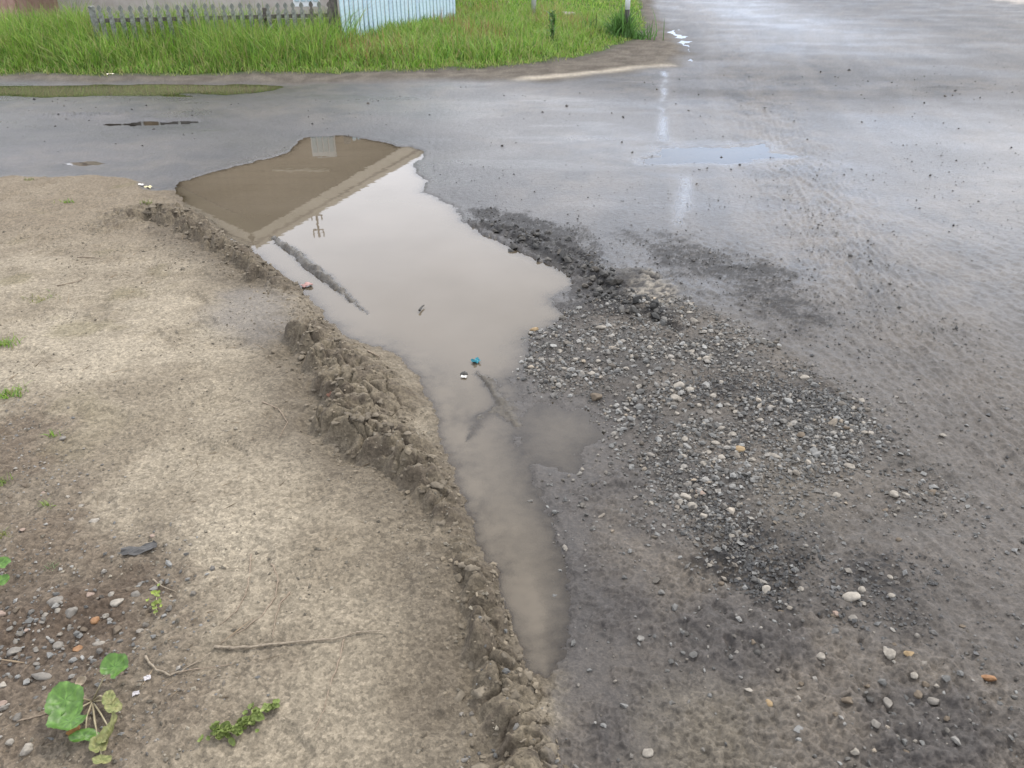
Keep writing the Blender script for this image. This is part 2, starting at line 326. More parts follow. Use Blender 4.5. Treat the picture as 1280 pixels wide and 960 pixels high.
    rough = rough - .32 * np.exp(-(dl / .05) ** 2) * ss(-.3, .3, fbm(x * 3, y * 1.5, 3, 89))
    rough = rough - .08 * np.exp(-np.maximum(sP, 0) / .10) - .12 * np.exp(-np.maximum(sFar, 0) / .8)
    rough = rough * (1 - gr) + .75 * gr; bm_ = np.maximum(mud, .9 * ss(4.4, 2.4, y + .4 * n1)); rough = rough * (1 - bm_) + .60 * bm_
    rough = np.maximum(rough, .85 * np.maximum(dry, pale)); rough = np.maximum(rough, .62 * ss(.0, .5, tar * (1 + .9 * n25 + .9 * n80 + .6 * n6)))
    rough = rough * (1 - verge) + (.95 - .35 * smooth * 1.0) * verge
    rough = rough * (1 - shoulder) + .85 * shoulder
    tg = ss(.0, .5, tar * (1 + .9 * n25 + .9 * n80 + .6 * n6))
    spec = np.where(verge > .5, .25 + .2 * smooth, .42); spec = spec * (1 - .6 * shoulder)
    spec = np.where(gr > .5, .32, spec); spec = spec * (1 - .5 * tg); spec = spec * (1 - .68 * far)
    zone = np.zeros(N_, np.int8)                                   # road
    zone[(verge > .5)] = 1                                         # verge
    zone[(rmask > .35) & (sP > -.1) & (rg > .012) | (bm > .12)] = 2      # mud ridge
    zone[(shoulder > .5)] = 3
    zone[(sG < 0)] = 4
    zone[(np.maximum(gr, 0) > .5) & (verge < .5) & (bm <= .12)] = 5
    return z, np.clip(c, .005, .9), np.clip(rough, .08, 1), spec, zone, sAll, gr, tar, sG, sP

# ------------------------------------------------------------------ materials
def newmat(name):
    m = bpy.data.materials.new(name); m.use_nodes = True
    n = m.node_tree; b = n.nodes['Principled BSDF']
    return m, n, b
def add(n, t, **kw):
    o = n.nodes.new(t)
    for k, v in kw.items(): setattr(o, k, v)
    return o
def noise_mat(name, c1, c2, scale=20, rough=.8, bump=.3, dist=.004, detail=6, spec=.35, attr=None, transl=0):
    m, n, b = newmat(name)
    t = add(n, 'ShaderNodeTexCoord'); z = add(n, 'ShaderNodeTexNoise'); z.inputs['Scale'].default_value = scale; z.inputs['Detail'].default_value = detail; z.inputs['Roughness'].default_value = .62
    r = add(n, 'ShaderNodeValToRGB'); r.color_ramp.elements[0].position = .32; r.color_ramp.elements[1].position = .68
    r.color_ramp.elements[0].color = (*c1, 1); r.color_ramp.elements[1].color = (*c2, 1)
    n.links.new(t.outputs['Object'], z.inputs['Vector']); n.links.new(z.outputs['Fac'], r.inputs[0])
    src = r.outputs[0]
    if attr:
        a = add(n, 'ShaderNodeAttribute', attribute_name=attr); q = add(n, 'ShaderNodeMix', data_type='RGBA', blend_type='MULTIPLY'); q.inputs[0].default_value = 1
        n.links.new(src, q.inputs[6]); n.links.new(a.outputs['Color'], q.inputs[7]); src = q.outputs[2]
    n.links.new(src, b.inputs['Base Color']); b.inputs['Roughness'].default_value = rough; b.inputs['Specular IOR Level'].default_value = spec
    if bump:
        p = add(n, 'ShaderNodeBump'); p.inputs['Strength'].default_value = bump; p.inputs['Distance'].default_value = dist
        n.links.new(z.outputs['Fac'], p.inputs['Height']); n.links.new(p.outputs[0], b.inputs['Normal'])
    if transl:
        tr = add(n, 'ShaderNodeBsdfTranslucent'); ms = add(n, 'ShaderNodeMixShader'); ms.inputs[0].default_value = transl
        n.links.new(src, tr.inputs['Color']); n.links.new(b.outputs[0], ms.inputs[1]); n.links.new(tr.outputs[0], ms.inputs[2])
        n.links.new(ms.outputs[0], n.nodes['Material Output'].inputs['Surface'])
    return m
def ground_mat():
    m, n, b = newmat('ground_surface')
    a = add(n, 'ShaderNodeAttribute', attribute_name='albedo'); ra = add(n, 'ShaderNodeAttribute', attribute_name='rough'); sa = add(n, 'ShaderNodeAttribute', attribute_name='spec')
    geo = add(n, 'ShaderNodeNewGeometry')
    z1 = add(n, 'ShaderNodeTexNoise'); z1.inputs['Scale'].default_value = 170; z1.inputs['Detail'].default_value = 5; z1.inputs['Roughness'].default_value = .7
    z2 = add(n, 'ShaderNodeTexNoise'); z2.inputs['Scale'].default_value = 42; z2.inputs['Detail'].default_value = 8; z2.inputs['Roughness'].default_value = .68
    vo = add(n, 'ShaderNodeTexVoronoi'); vo.inputs['Scale'].default_value = 115
    for q in (z1, z2, vo): n.links.new(geo.outputs['Position'], q.inputs['Vector'])
    r1 = add(n, 'ShaderNodeMapRange'); r1.inputs[1].default_value = .3; r1.inputs[2].default_value = .7; r1.inputs[3].default_value = .70; r1.inputs[4].default_value = 1.30
    r2 = add(n, 'ShaderNodeMapRange'); r2.inputs[1].default_value = .3; r2.inputs[2].default_value = .7; r2.inputs[3].default_value = .76; r2.inputs[4].default_value = 1.24
    n.links.new(z1.outputs['Fac'], r1.inputs[0]); n.links.new(z2.outputs['Fac'], r2.inputs[0])
    # single grains, lighter or darker than the rest
    sep = add(n, 'ShaderNodeSeparateColor'); n.links.new(vo.outputs['Color'], sep.inputs[0])
    r3 = add(n, 'ShaderNodeMapRange'); r3.inputs[1].default_value = 0; r3.inputs[2].default_value = 1; r3.inputs[3].default_value = .74; r3.inputs[4].default_value = 1.26
    n.links.new(sep.outputs[0], r3.inputs[0])
    mu = add(n, 'ShaderNodeMath', operation='MULTIPLY'); n.links.new(r1.outputs[0], mu.inputs[0]); n.links.new(r2.outputs[0], mu.inputs[1])
    mu2 = add(n, 'ShaderNodeMath', operation='MULTIPLY'); n.links.new(mu.outputs[0], mu2.inputs[0]); n.links.new(r3.outputs[0], mu2.inputs[1])
    vm = add(n, 'ShaderNodeVectorMath', operation='SCALE'); n.links.new(a.outputs['Color'], vm.inputs[0]); n.links.new(mu2.outputs[0], vm.inputs['Scale'])
    n.links.new(vm.outputs[0], b.inputs['Base Color']); n.links.new(ra.outputs['Fac'], b.inputs['Roughness']); n.links.new(sa.outputs['Fac'], b.inputs['Specular IOR Level'])
    ad = add(n, 'ShaderNodeMath', operation='MULTIPLY_ADD'); ad.inputs[1].default_value = .45
    n.links.new(z1.outputs['Fac'], ad.inputs[0]); n.links.new(z2.outputs['Fac'], ad.inputs[2])
    p = add(n, 'ShaderNodeBump'); p.inputs['Strength'].default_value = .8; p.inputs['Distance'].default_value = .009
    n.links.new(ad.outputs[0], p.inputs['Height']); n.links.new(p.outputs[0], b.inputs['Normal'])
    return m
def water_mat():
    m, n, b = newmat('muddy_water')
    a = add(n, 'ShaderNodeAttribute', attribute_name='depth')
    df = add(n, 'ShaderNodeBsdfDiffuse'); tp = add(n, 'ShaderNodeBsdfTransparent'); gl = add(n, 'ShaderNodeBsdfGlossy'); gl.inputs['Roughness'].default_value = .015
    tp.inputs['Color'].default_value = (.72, .66, .56, 1)
    geo = add(n, 'ShaderNodeNewGeometry'); z = add(n, 'ShaderNodeTexNoise'); z.inputs['Scale'].default_value = 1.6; z.inputs['Detail'].default_value = 3
    r = add(n, 'ShaderNodeValToRGB'); r.color_ramp.elements[0].position = .3; r.color_ramp.elements[1].position = .7
    r.color_ramp.elements[0].color = (.098, .081, .058, 1); r.color_ramp.elements[1].color = (.114, .095, .070, 1)
    n.links.new(geo.outputs['Position'], z.inputs['Vector']); n.links.new(z.outputs['Fac'], r.inputs[0]); n.links.new(r.outputs[0], df.inputs['Color'])
    zz = add(n, 'ShaderNodeTexNoise'); zz.inputs['Scale'].default_value = 9; zz.inputs['Detail'].default_value = 2
    n.links.new(geo.outputs['Position'], zz.inputs['Vector'])
    bp = add(n, 'ShaderNodeBump'); bp.inputs['Strength'].default_value = .02; bp.inputs['Distance'].default_value = .01
    n.links.new(zz.outputs['Fac'], bp.inputs['Height'])
    m1 = add(n, 'ShaderNodeMixShader'); m2 = add(n, 'ShaderNodeMixShader'); fr = add(n, 'ShaderNodeFresnel'); fr.inputs['IOR'].default_value = 1.42
    n.links.new(bp.outputs[0], gl.inputs['Normal']); n.links.new(bp.outputs[0], fr.inputs['Normal'])
    n.links.new(a.outputs['Fac'], m1.inputs[0]); n.links.new(tp.outputs[0], m1.inputs[1]); n.links.new(df.outputs[0], m1.inputs[2])
    n.links.new(fr.outputs[0], m2.inputs[0]); n.links.new(m1.outputs[0], m2.inputs[1]); n.links.new(gl.outputs[0], m2.inputs[2])
    n.links.new(m2.outputs[0], n.nodes['Material Output'].inputs['Surface'])
    return m
GROUND = ground_mat(); WATER = water_mat()

def np_mesh(name, V, F, mat=None, smooth=True):
    me = bpy.data.meshes.new(name)
    V = np.ascontiguousarray(V, np.float32); F = np.ascontiguousarray(F, np.int32)
    k = F.shape[1]
    me.vertices.add(len(V)); me.vertices.foreach_set('co', V.ravel())
    me.loops.add(F.size); me.loops.foreach_set('vertex_index', F.ravel())
    me.polygons.add(len(F)); me.polygons.foreach_set('loop_start', np.arange(0, F.size, k, dtype=np.int32))
    if smooth: me.polygons.foreach_set('use_smooth', np.ones(len(F), bool))
    else: me.polygons.foreach_set('use_smooth', np.zeros(len(F), bool))
    me.update(calc_edges=True)
    if mat: me.materials.append(mat)
    return me
def attr_f(me, name, v): me.attributes.new(name, 'FLOAT', 'POINT').data.foreach_set('value', np.ascontiguousarray(v, np.float32))
def attr_c(me, name, c):
    c4 = np.ones((len(c), 4), np.float32); c4[:, :3] = c
    me.attributes.new(name, 'FLOAT_COLOR', 'POINT').data.foreach_set('color', c4.ravel())
def link(name, me, parent=None, loc=None):
    o = bpy.data.objects.new(name, me); col.objects.link(o)
    if parent: o.parent = parent
    if loc is not None: o.location = loc
    return o
def tag(o, label, cat, group=None):
    o['label'] = label; o['category'] = cat
    if group: o['group'] = group
    return o
def kind(o, k): o['kind'] = k; return o
def empty(name, loc, label, cat, group=None, rz=0):
    o = bpy.data.objects.new(name, None); col.objects.link(o); o.location = loc; o.rotation_euler = (0, 0, rz)
    o.empty_display_size = .1
    return tag(o, label, cat, group)

# ------------------------------------------------------------------ the ground sheet (finer tessellation near, coarser far)
ang = np.concatenate([np.linspace(R(72), R(57), 110)[:-1], np.linspace(R(57), R(3.0), 680)[:-1], np.linspace(R(3.0), R(.75), 26)])
rows = (CAM_H / np.tan(ang)).astype(np.float64)
sfine = np.linspace(-.72, .72, 860); a_ = np.linspace(0, 1, 70)[1:] ** 1.6
sc_ = np.concatenate([-(.72 + a_ * 1.5)[::-1], sfine, .72 + a_ * 1.5])
nr, nc = len(rows), len(sc_)
depth = rows * CP + CAM_H * SP
XX = (sc_[None, :] * depth[:, None]).ravel().astype(np.float32); YY = np.repeat(rows, nc).astype(np.float32)
ZZ, CC, RO, SPc, ZO, SA, GRm, TRm, SGm, SPd = terrain(XX, YY)
idx = np.arange(nr * nc, dtype=np.int32).reshape(nr, nc)
FF = np.stack([idx[:-1, :-1], idx[:-1, 1:], idx[1:, 1:], idx[1:, :-1]], -1).reshape(-1, 4)
fz = ZO[FF[:, 0]]
def sub(name, mask, z, mat):
    F = FF[mask]; u, inv = np.unique(F, return_inverse=True)
    return np_mesh(name, np.stack([XX[u], YY[u], z[u]], 1), inv.reshape(-1, 4), mat), u
for zid, nm in ((0, 'asphalt_road'), (1, 'dirt_verge'), (2, 'mud_ridge'), (3, 'gravel_shoulder'), (4, 'grassed_ground'), (5, 'gravel_bed')):
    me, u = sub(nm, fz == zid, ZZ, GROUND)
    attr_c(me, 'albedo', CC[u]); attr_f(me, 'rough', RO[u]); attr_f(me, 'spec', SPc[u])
    kind(link(nm, me), 'structure')
zw = np.zeros_like(ZZ)
zmin = ZZ[FF].min(1); near_w = (SA[FF].min(1) < .03) & (zmin < .003)
midY = YY[FF[:, 0]]; midX = XX[FF[:, 0]]
far_m = (midY > 8.2) & (midX < -1); film_m = (midX > 0.8) & (midY > 4.0)
for nm, mk in (('puddle_water', near_w & ~far_m & ~film_m), ('roadside_puddle_water', near_w & far_m), ('road_puddle_water', near_w & film_m)):
    me, u = sub(nm, mk, zw, WATER)
    dpt = np.clip(-ZZ[u], 0, 1)
    attr_f(me, 'depth', 1 - np.exp(-dpt / .013)); kind(link(nm, me), 'structure')
base = np_mesh('ground', np.array([(-400, -200, -.4), (400, -200, -.4), (400, 600, -.4), (-400, 600, -.4)], np.float32), np.array([[0, 1, 2, 3]]),
               noise_mat('far_ground', (.10, .13, .05), (.16, .15, .10), .3, 1, 0))
kind(link('ground', base), 'structure')
def H(x, y):
    return float(terrain(np.array([x], np.float32), np.array([y], np.float32), False)[0])
def Hs(P): return terrain(P[:, 0].astype(np.float32), P[:, 1].astype(np.float32), False)

# ------------------------------------------------------------------ stones
def ico(sub):
    t = (1 + 5 ** .5) / 2
    V = [(-1,t,0),(1,t,0),(-1,-t,0),(1,-t,0),(0,-1,t),(0,1,t),(0,-1,-t),(0,1,-t),(t,0,-1),(t,0,1),(-t,0,-1),(-t,0,1)]
    F = [(0,11,5),(0,5,1),(0,1,7),(0,7,10),(0,10,11),(1,5,9),(5,11,4),(11,10,2),(10,7,6),(7,1,8),(3,9,4),(3,4,2),(3,2,6),(3,6,8),(3,8,9),(4,9,5),(2,4,11),(6,2,10),(8,6,7),(9,8,1)]
    V = [np.array(v) / np.linalg.norm(v) for v in V]
    for _ in range(sub):
        c = {}; nf = []
        def mid(a, b):
            k = (min(a, b), max(a, b))
            if k not in c:
                m = V[a] + V[b]; V.append(m / np.linalg.norm(m)); c[k] = len(V) - 1
            return c[k]
        for a, b, d in F:
            e, f, h = mid(a, b), mid(b, d), mid(d, a); nf += [(a, e, h), (b, f, e), (d, h, f), (e, f, h)]
        F = nf
    return np.array(V, np.float32), np.array(F, np.int32)
I0, I1, I2 = ico(0), ico(1), ico(2)
OCT = (np.array([(1,0,0),(-1,0,0),(0,1,0),(0,-1,0),(0,0,1),(0,0,-1)], np.float32), np.array([(0,2,4),(2,1,4),(1,3,4),(3,0,4),(2,0,5),(1,2,5),(3,1,5),(0,3,5)], np.int32))
def rock_mesh(name, sx, sy, sz, mat, seed, angular=.5):
    r = np.random.default_rng(seed); V, F = I2; V = V.copy()
    n = int(8 + 4 * angular)
    for _ in range(n):                                    # plane cuts make broken faces
        d = r.normal(size=3); d /= np.linalg.norm(d); k = r.uniform(.48, .90) if angular > .3 else r.uniform(.75, .96)
        h = V @ d; V = V - np.maximum(h - k, 0)[:, None] * d[None, :] * .95
    V = V * (1 + .03 * r.normal(size=(len(V), 1))); V = V * np.array([sx, sy, sz])
    me = np_mesh(name, V, F, mat, smooth=True)
    return me
STONE = {
    'grey': noise_mat('grey_stone', (0.102, 0.093, 0.080), (0.186, 0.169, 0.144), 60, .75, .5, .003),
    'pale': noise_mat('pale_stone', (0.123, 0.110, 0.091), (0.264, 0.239, 0.199), 70, .8, .5, .003),
    'white': noise_mat('white_stone', (0.167, 0.151, 0.125), (0.304, 0.274, 0.228), 70, .75, .4, .003),
    'tan': noise_mat('tan_stone', (0.167, 0.113, 0.057), (0.263, 0.192, 0.103), 60, .75, .5, .003),
    'orange': noise_mat('orange_stone', (0.143, 0.068, 0.028), (0.252, 0.141, 0.067), 60, .7, .5, .003),
    'pink': noise_mat('pink_stone', (0.167, 0.119, 0.093), (0.263, 0.203, 0.160), 60, .75, .5, .003),
    'dark': noise_mat('dark_stone', (0.018, 0.017, 0.014), (0.045, 0.041, 0.035), 70, .6, .5, .003),
    'brown': noise_mat('mud_coated_stone', (0.072, 0.056, 0.039), (0.132, 0.105, 0.075), 60, .85, .5, .003)}
sid = [0]
def stone(px, py, wpx, hpx, colr, label, group, ang=.8, rot=None):
    x, y = g(px, py + hpx * .2); s = scale_at(px, py)
    sx = wpx / s * .50; hgt = hpx / s * .46
    sz = max(min(hgt, sx) * .85, sx * .36); sy = max(min(hgt * 1.25, sx * 1.25), sx * .5)
    if group == GL: sx, sy, sz = sx * .86, sy * .86, sz * .86
    sid[0] += 1; r = random.Random(sid[0])
    z = H(x, y)
    o = link('stone', rock_mesh('stone', sx, sy, sz, STONE[colr], 100 + sid[0], ang), None, (x, y, max(z, -.004) + sz * (.12 if group == GL else .28)))
    o.rotation_euler = (r.uniform(-.25, .25), r.uniform(-.25, .25), rot if rot is not None else r.uniform(-.5, .5))
    return tag(o, label, 'stone', group)
GL, GR_, GH = 'stones in the soil by the broad leaved weed', 'stones on the muddy right side', 'pale stones in the crushed gravel bed'
named = [
 (76,765,26,22,'grey','largest rounded grey stone in the stony soil above the weed',GL,.4),
 (97,777,18,22,'grey','upright lumpy grey stone touching the right side of the largest rounded stone',GL,.6),
 (118,757,14,11,'pink','pinkish wedge stone between the largest grey stone and the bright pale block',GL,.7),
 (153,766,23,15,'white','bright pale blocky stone in the stony soil',GL,.8),
 (145,758,10,9,'pale','small pale stone tucked behind the bright pale blocky stone',GL,.6),
 (176,756,16,12,'grey','bluish grey flat stone right of the bright pale blocky stone',GL,.6),
 (179,743,11,9,'grey','small grey stone above the bluish grey flat stone',GL,.6),
 (166,748,9,9,'brown','small brown stone just left of two grey stones at the top of the stony soil',GL,.4),
 (125,789,13,12,'orange','reddish brown round stone below the pinkish wedge stone',GL,.3),
 (152,800,15,13,'brown','muddy brown rounded stone below the bright pale blocky stone',GL,.4),
 (186,779,13,13,'brown','muddy stone beside the little sprouting weed',GL,.4),
 (180,802,12,7,'pale','thin flat pale stone lying alone below the little sprouting weed',GL,.7),
 (79,819,15,14,'grey','round dark grey stone left of the orange tan stone',GL,.3),
 (101,823,20,13,'orange','orange tan stone half sunk in soil above the round green leaf',GL,.4),
 (127,819,24,9,'pale','long narrow pale stone slanting beside the orange tan stone',GL,.6),
 (24,825,20,17,'grey','grey stone near left edge above the long flat slab stone',GL,.6),
 (53,828,9,9,'grey','tiny grey stone between the left edge stone and the round dark grey stone',GL,.6),
 (60,859,31,11,'grey','long flat grey slab stone beside the big green leaves',GL,.5),
 (12,872,14,12,'white','bright white angular stone at left edge beside the big leaves',GL,.9),
 (11,893,15,9,'pink','flat pinkish stone under the bright white angular stone',GL,.5),
 (44,956,22,20,'pale','pale pointed stone cut by the bottom edge of the picture',GL,.8),
 (22,947,14,11,'pale','dull pale stone left of the pale pointed stone at the bottom edge',GL,.6),
 (4,812,12,10,'grey','grey stone cut by the left edge of the picture',GL,.6),
 (124,667,15,12,'white','single bright white stone on the bare ground above the black scrap',GL,.8),
 (90,636,7,5,'white','tiny white pebble left above the single bright white stone',GL,.6),
 (948,733,18,10,'grey','grey flat stone touching a white stone at the tip of the black grit',GR_,.7),
 (955,743,15,13,'white','white angular stone touching a grey flat stone at the tip of the black grit',GR_,.9),
 (1061,754,23,14,'white','biggest smooth white oval stone on the right side mud',GR_,.2),
 (1075,746,11,9,'pale','round pale stone just above right of the smooth white oval stone',GR_,.4),
 (1076,762,9,6,'pale','small flat pale stone just under right of the smooth white oval stone',GR_,.5),
 (1064,780,13,10,'grey','grey angular stone below the smooth white oval stone',GR_,.8),
 (1110,755,10,7,'pale','lone pale flat stone right of the smooth white oval stone',GR_,.5),
 (1109,729,7,11,'pale','narrow pale stone standing on end above the lone pale flat stone',GR_,.5),
 (1042,775,11,9,'pink','pinkish stone left of the grey angular stone on the mud',GR_,.6),
 (1108,825,19,16,'pale','pale tilted wedge stone in the middle of the right side mud',GR_,.7),
 (1132,827,19,8,'tan','long brownish stone right of the pale tilted wedge stone',GR_,.5),
 (1023,827,12,10,'pale','lone pale lumpy stone left of the pale tilted wedge stone',GR_,.7),
 (1138,852,11,10,'pale','round pale stone below the long brownish stone',GR_,.4),
 (1231,855,19,12,'orange','bright orange brown stone near the right edge',GR_,.5),
 (1107,884,15,14,'grey','round grey stone near the bottom on the right',GR_,.4),
 (1160,880,21,12,'grey','olive grey long stone with a small stone at its left end',GR_,.5),
 (1143,877,11,11,'brown','small stone at the left end of the olive grey long stone',GR_,.4),
 (1152,864,11,10,'brown','mud coated stone just above the olive grey long stone',GR_,.4),
 (1056,884,17,12,'brown','mud coated brown stone left of the round grey stone',GR_,.4),
 (1084,881,11,11,'dark','dark stone between the mud coated brown stone and the round grey stone',GR_,.4),
 (1091,914,13,11,'grey','grey stone under the round grey stone near the bottom',GR_,.5),
 (1065,946,12,10,'pale','lowest pale stone on the right near the bottom edge',GR_,.5),
 (959,885,9,14,'tan','yellowish stone standing on end in the smooth mud',GR_,.3),
 (935,867,13,7,'white','flat white chip on the smooth mud above the yellowish stone',GR_,.8),
 (945,820,10,9,'dark','black round clinker stone on the reddish mud',GR_,.3),
 (940,809,9,8,'brown','brown stone just above the black round clinker stone',GR_,.4),
 (809,942,17,11,'pale','pale stone half sunk in mud at the bottom centre',GR_,.5),
 (1276,686,9,8,'dark','dark stone cut by the right edge of the picture',GR_,.5),
 (668,411,13,8,'tan','yellow orange stone standing in the puddle edge',GH,.5),
 (966,577,20,9,'pale','largest flat pale stone lying right of the gravel',GH,.6),
 (923,567,15,10,'tan','yellow tan stone at the lower right end of the gravel heap',GH,.6),
 (855,623,18,11,'white','broad pale stone at the top of the three stone cluster below the gravel',GH,.6),
 (865,635,15,14,'pale','speckled round stone in front of the three stone cluster below the gravel',GH,.4),
 (849,631,9,9,'pale','small stone at the left of the three stone cluster below the gravel',GH,.5),
 (875,620,14,8,'pink','pinkish brown flat stone right of the three stone cluster below the gravel',GH,.5),
 (878,648,14,9,'white','white flat stone alone below the three stone cluster',GH,.7),
 (858,609,14,8,'grey','flat grey stone above the three stone cluster below the gravel',GH,.7),
 (847,487,15,13,'white','tall pale broken stone at the top of the heap in the gravel middle',GH,.9),
 (844,502,17,14,'pale','biggest broken pale stone of the heap in the gravel middle',GH,.9),
 (860,493,13,10,'white','rounded white stone right of the tall pale broken stone',GH,.4),
 (908,511,15,11,'grey','bluish grey block in the right half of the gravel',GH,.8),
 (740,471,15,9,'white','white block at the left side of the gravel near the water',GH,.8),
 (729,470,9,10,'grey','grey stone touching the left side of the white block near the water',GH,.7),
 (744,498,18,13,'brown','mud coated lump at the water side edge of the gravel',GH,.5),
 (1003,480,14,7,'white','flat white stone out on the dark grit right of the gravel',GH,.5),
 (1075,508,9,11,'pale','pale stone standing on end at the far right of the gravel',GH,.7),
 (999,552,15,9,'brown','long mud coated stone right of the gravel above the largest flat pale stone',GH,.5),
 (986,537,11,8,'pale','pale stone with dark stone beside it above the long mud coated stone',GH,.6),
 (1059,591,14,9,'pale','pale tilted stone alone on the brown ground right of the gravel',GH,.7),
 (1114,627,14,11,'pale','pale rough stone left of a thin flat stone at the lower right gravel',GH,.7),
 (1129,627,12,5,'white','thin flat white stone right of a pale rough stone at the lower right gravel',GH,.4),
 (1043,625,13,9,'pale','rounded pale stone in the lower right gravel left of the rough stone pair',GH,.4),
 (1162,625,13,8,'brown','mud coated stone at the right end of the lower gravel',GH,.4),
 (1175,554,9,7,'pale','pale stone of the touching pair out on the wet road, upper one',GH,.4),
 (1172,562,8,7,'grey','grey stone of the touching pair out on the wet road, lower one',GH,.4),
 (751,412,14,6,'pale','flat pale sliver stone at the top of the gravel by the dark asphalt crumbs',GH,.7),
]
for s in named: stone(*s)
LANDMARKS = [(668,411,'yellow orange stone in the puddle edge'),(966,577,'largest flat pale stone beyond the gravel'),(923,567,'yellow tan stone at the gravel end'),(855,623,'three stone cluster below the gravel'),
 (878,648,'lone white flat stone below the cluster'),(847,487,'tall pale stone in gravel middle'),(860,493,'rounded white stone in gravel middle'),(908,511,'bluish grey block in the gravel'),(740,471,'white block near the water'),
 (744,498,'mud coated lump by gravel edge'),(1003,480,'flat white stone on dark grit'),(1075,508,'upright pale stone right of the gravel'),(999,552,'long mud coated stone'),(1059,591,'lone tilted pale stone'),(1114,627,'pale rough stone in the lower gravel'),
 (1043,625,'rounded pale stone in the lower gravel'),(751,412,'flat pale sliver by the asphalt crumbs'),(800,368,'pale dry broken asphalt'),(76,765,'largest rounded grey stone'),(153,766,'bright pale blocky stone'),(101,823,'orange tan stone in the soil'),
 (24,825,'grey stone near the left edge'),(60,859,'long flat grey slab stone'),(12,872,'bright white stone at left edge'),(79,819,'round dark grey stone'),(124,667,'single white stone on bare ground'),(180,706,'black ragged plastic scrap'),(18,510,'largest green tuft at left edge'),
 (948,733,'grey flat stone by the black grit'),(1061,754,'smooth white oval stone'),(1108,825,'pale tilted wedge stone'),(1023,827,'lone pale lumpy stone'),(1231,855,'orange brown stone at right'),(1107,884,'round grey stone at bottom right'),(1160,880,'olive grey long stone'),
 (1175,554,'touching stone pair on wet road'),(935,867,'flat white chip on smooth mud'),(945,820,'black round clinker stone'),(1065,946,'lowest pale stone on the right'),(125,789,'reddish brown round stone'),(97,777,'upright lumpy grey stone'),(186,779,'muddy stone by the sprouting weed')]
used_labels = set()
def near_label(px, py, colr, kindw):
    best = sorted(LANDMARKS, key=lambda q: (q[0] - px) ** 2 + (q[1] - py) ** 2)
    ds = ['to the right of', 'below right of', 'below', 'below left of', 'to the left of', 'above left of', 'above', 'above right of']
    for far_ in ('just ', '', 'well '):
        for q in best[:4]:
            d = ds[int(round(math.atan2((py - q[1]) * 1.3, px - q[0]) / (math.pi / 4))) % 8]
            l = '%s %s stone %s%s the %s' % (kindw, colr, far_, d, q[2])
            if l not in used_labels: used_labels.add(l); return l
for px, py, s_ in [(760,424,9),(783,464,9),(868,405,11),(871,438,9),(863,447,9),(866,502,10),(900,484,8),(984,505,8),(970,509,8),(949,530,10),(939,581,10),(901,577,11),
    (878,584,11),(855,554,11),(853,574,10),(813,571,10),(876,614,9),(813,634,9),(885,568,10),(911,560,9),(894,557,10),(1064,519,8),(1077,536,9),(1078,548,8),(913,678,9),
    (794,625,7),(1083,597,8),(830,487,9),(838,494,8),(872,512,9),(886,520,10),(918,520,9),(900,540,10),(870,545,9),(862,530,9),(880,535,8),(915,548,9),(890,500,9),
    (845,520,9),(835,510,8),(700,440,9),(718,452,9),(690,452,8),(735,440,8),(705,462,9),(770,440,8),(790,450,9),(748,455,8),(812,440,9),(840,455,8),(858,385,9),(862,395,8),(887,418,9)]:
    cc = random.choice(['pale', 'pale', 'grey', 'white']); stone(px, py, s_ * random.uniform(.85, 1.3), s_ * .75, cc, near_label(px, py, cc, 'broken'), 'loose small stones among the crushed gravel', .9)
for px, py, s_ in [(28,779,10),(8,783,12),(65,786,10),(79,780,10),(107,644,9),(95,665,9),(84,563,9),(20,638,9),(37,625,8),(4,558,8),(35,678,8),(195,686,8),(60,632,6),(20,800,9),(42,805,8),(110,800,9),(60,795,8),(138,785,9),(36,850,8),(52,845,8)]:
    cc = random.choice(['grey', 'pale', 'brown', 'pink']); stone(px, py, s_ * random.uniform(.9, 1.2), s_ * .75, cc, near_label(px, py, cc, 'dull'), 'small stones bedded in the dirt at the left', .6)
for px, py, s_ in [(999,745,9),(1040,778,7),(1115,816,7),(1142,804,9),(996,877,8),(1082,863,9),(1120,923,9),(1131,944,11),(1120,683,8),(1103,644,9),(1056,544,10),(1117,504,8),(1200,790,7),(1005,690,7),(975,770,8),(1000,860,8),(1040,905,8),(1180,905,8),(900,735,8),(885,715,7)]:
    cc = random.choice(['grey', 'brown', 'brown', 'pale']); stone(px, py, s_ * random.uniform(.9, 1.2), s_ * .75, cc, near_label(px, py, cc, 'muddy'), 'small stones scattered on the right side mud', .6)

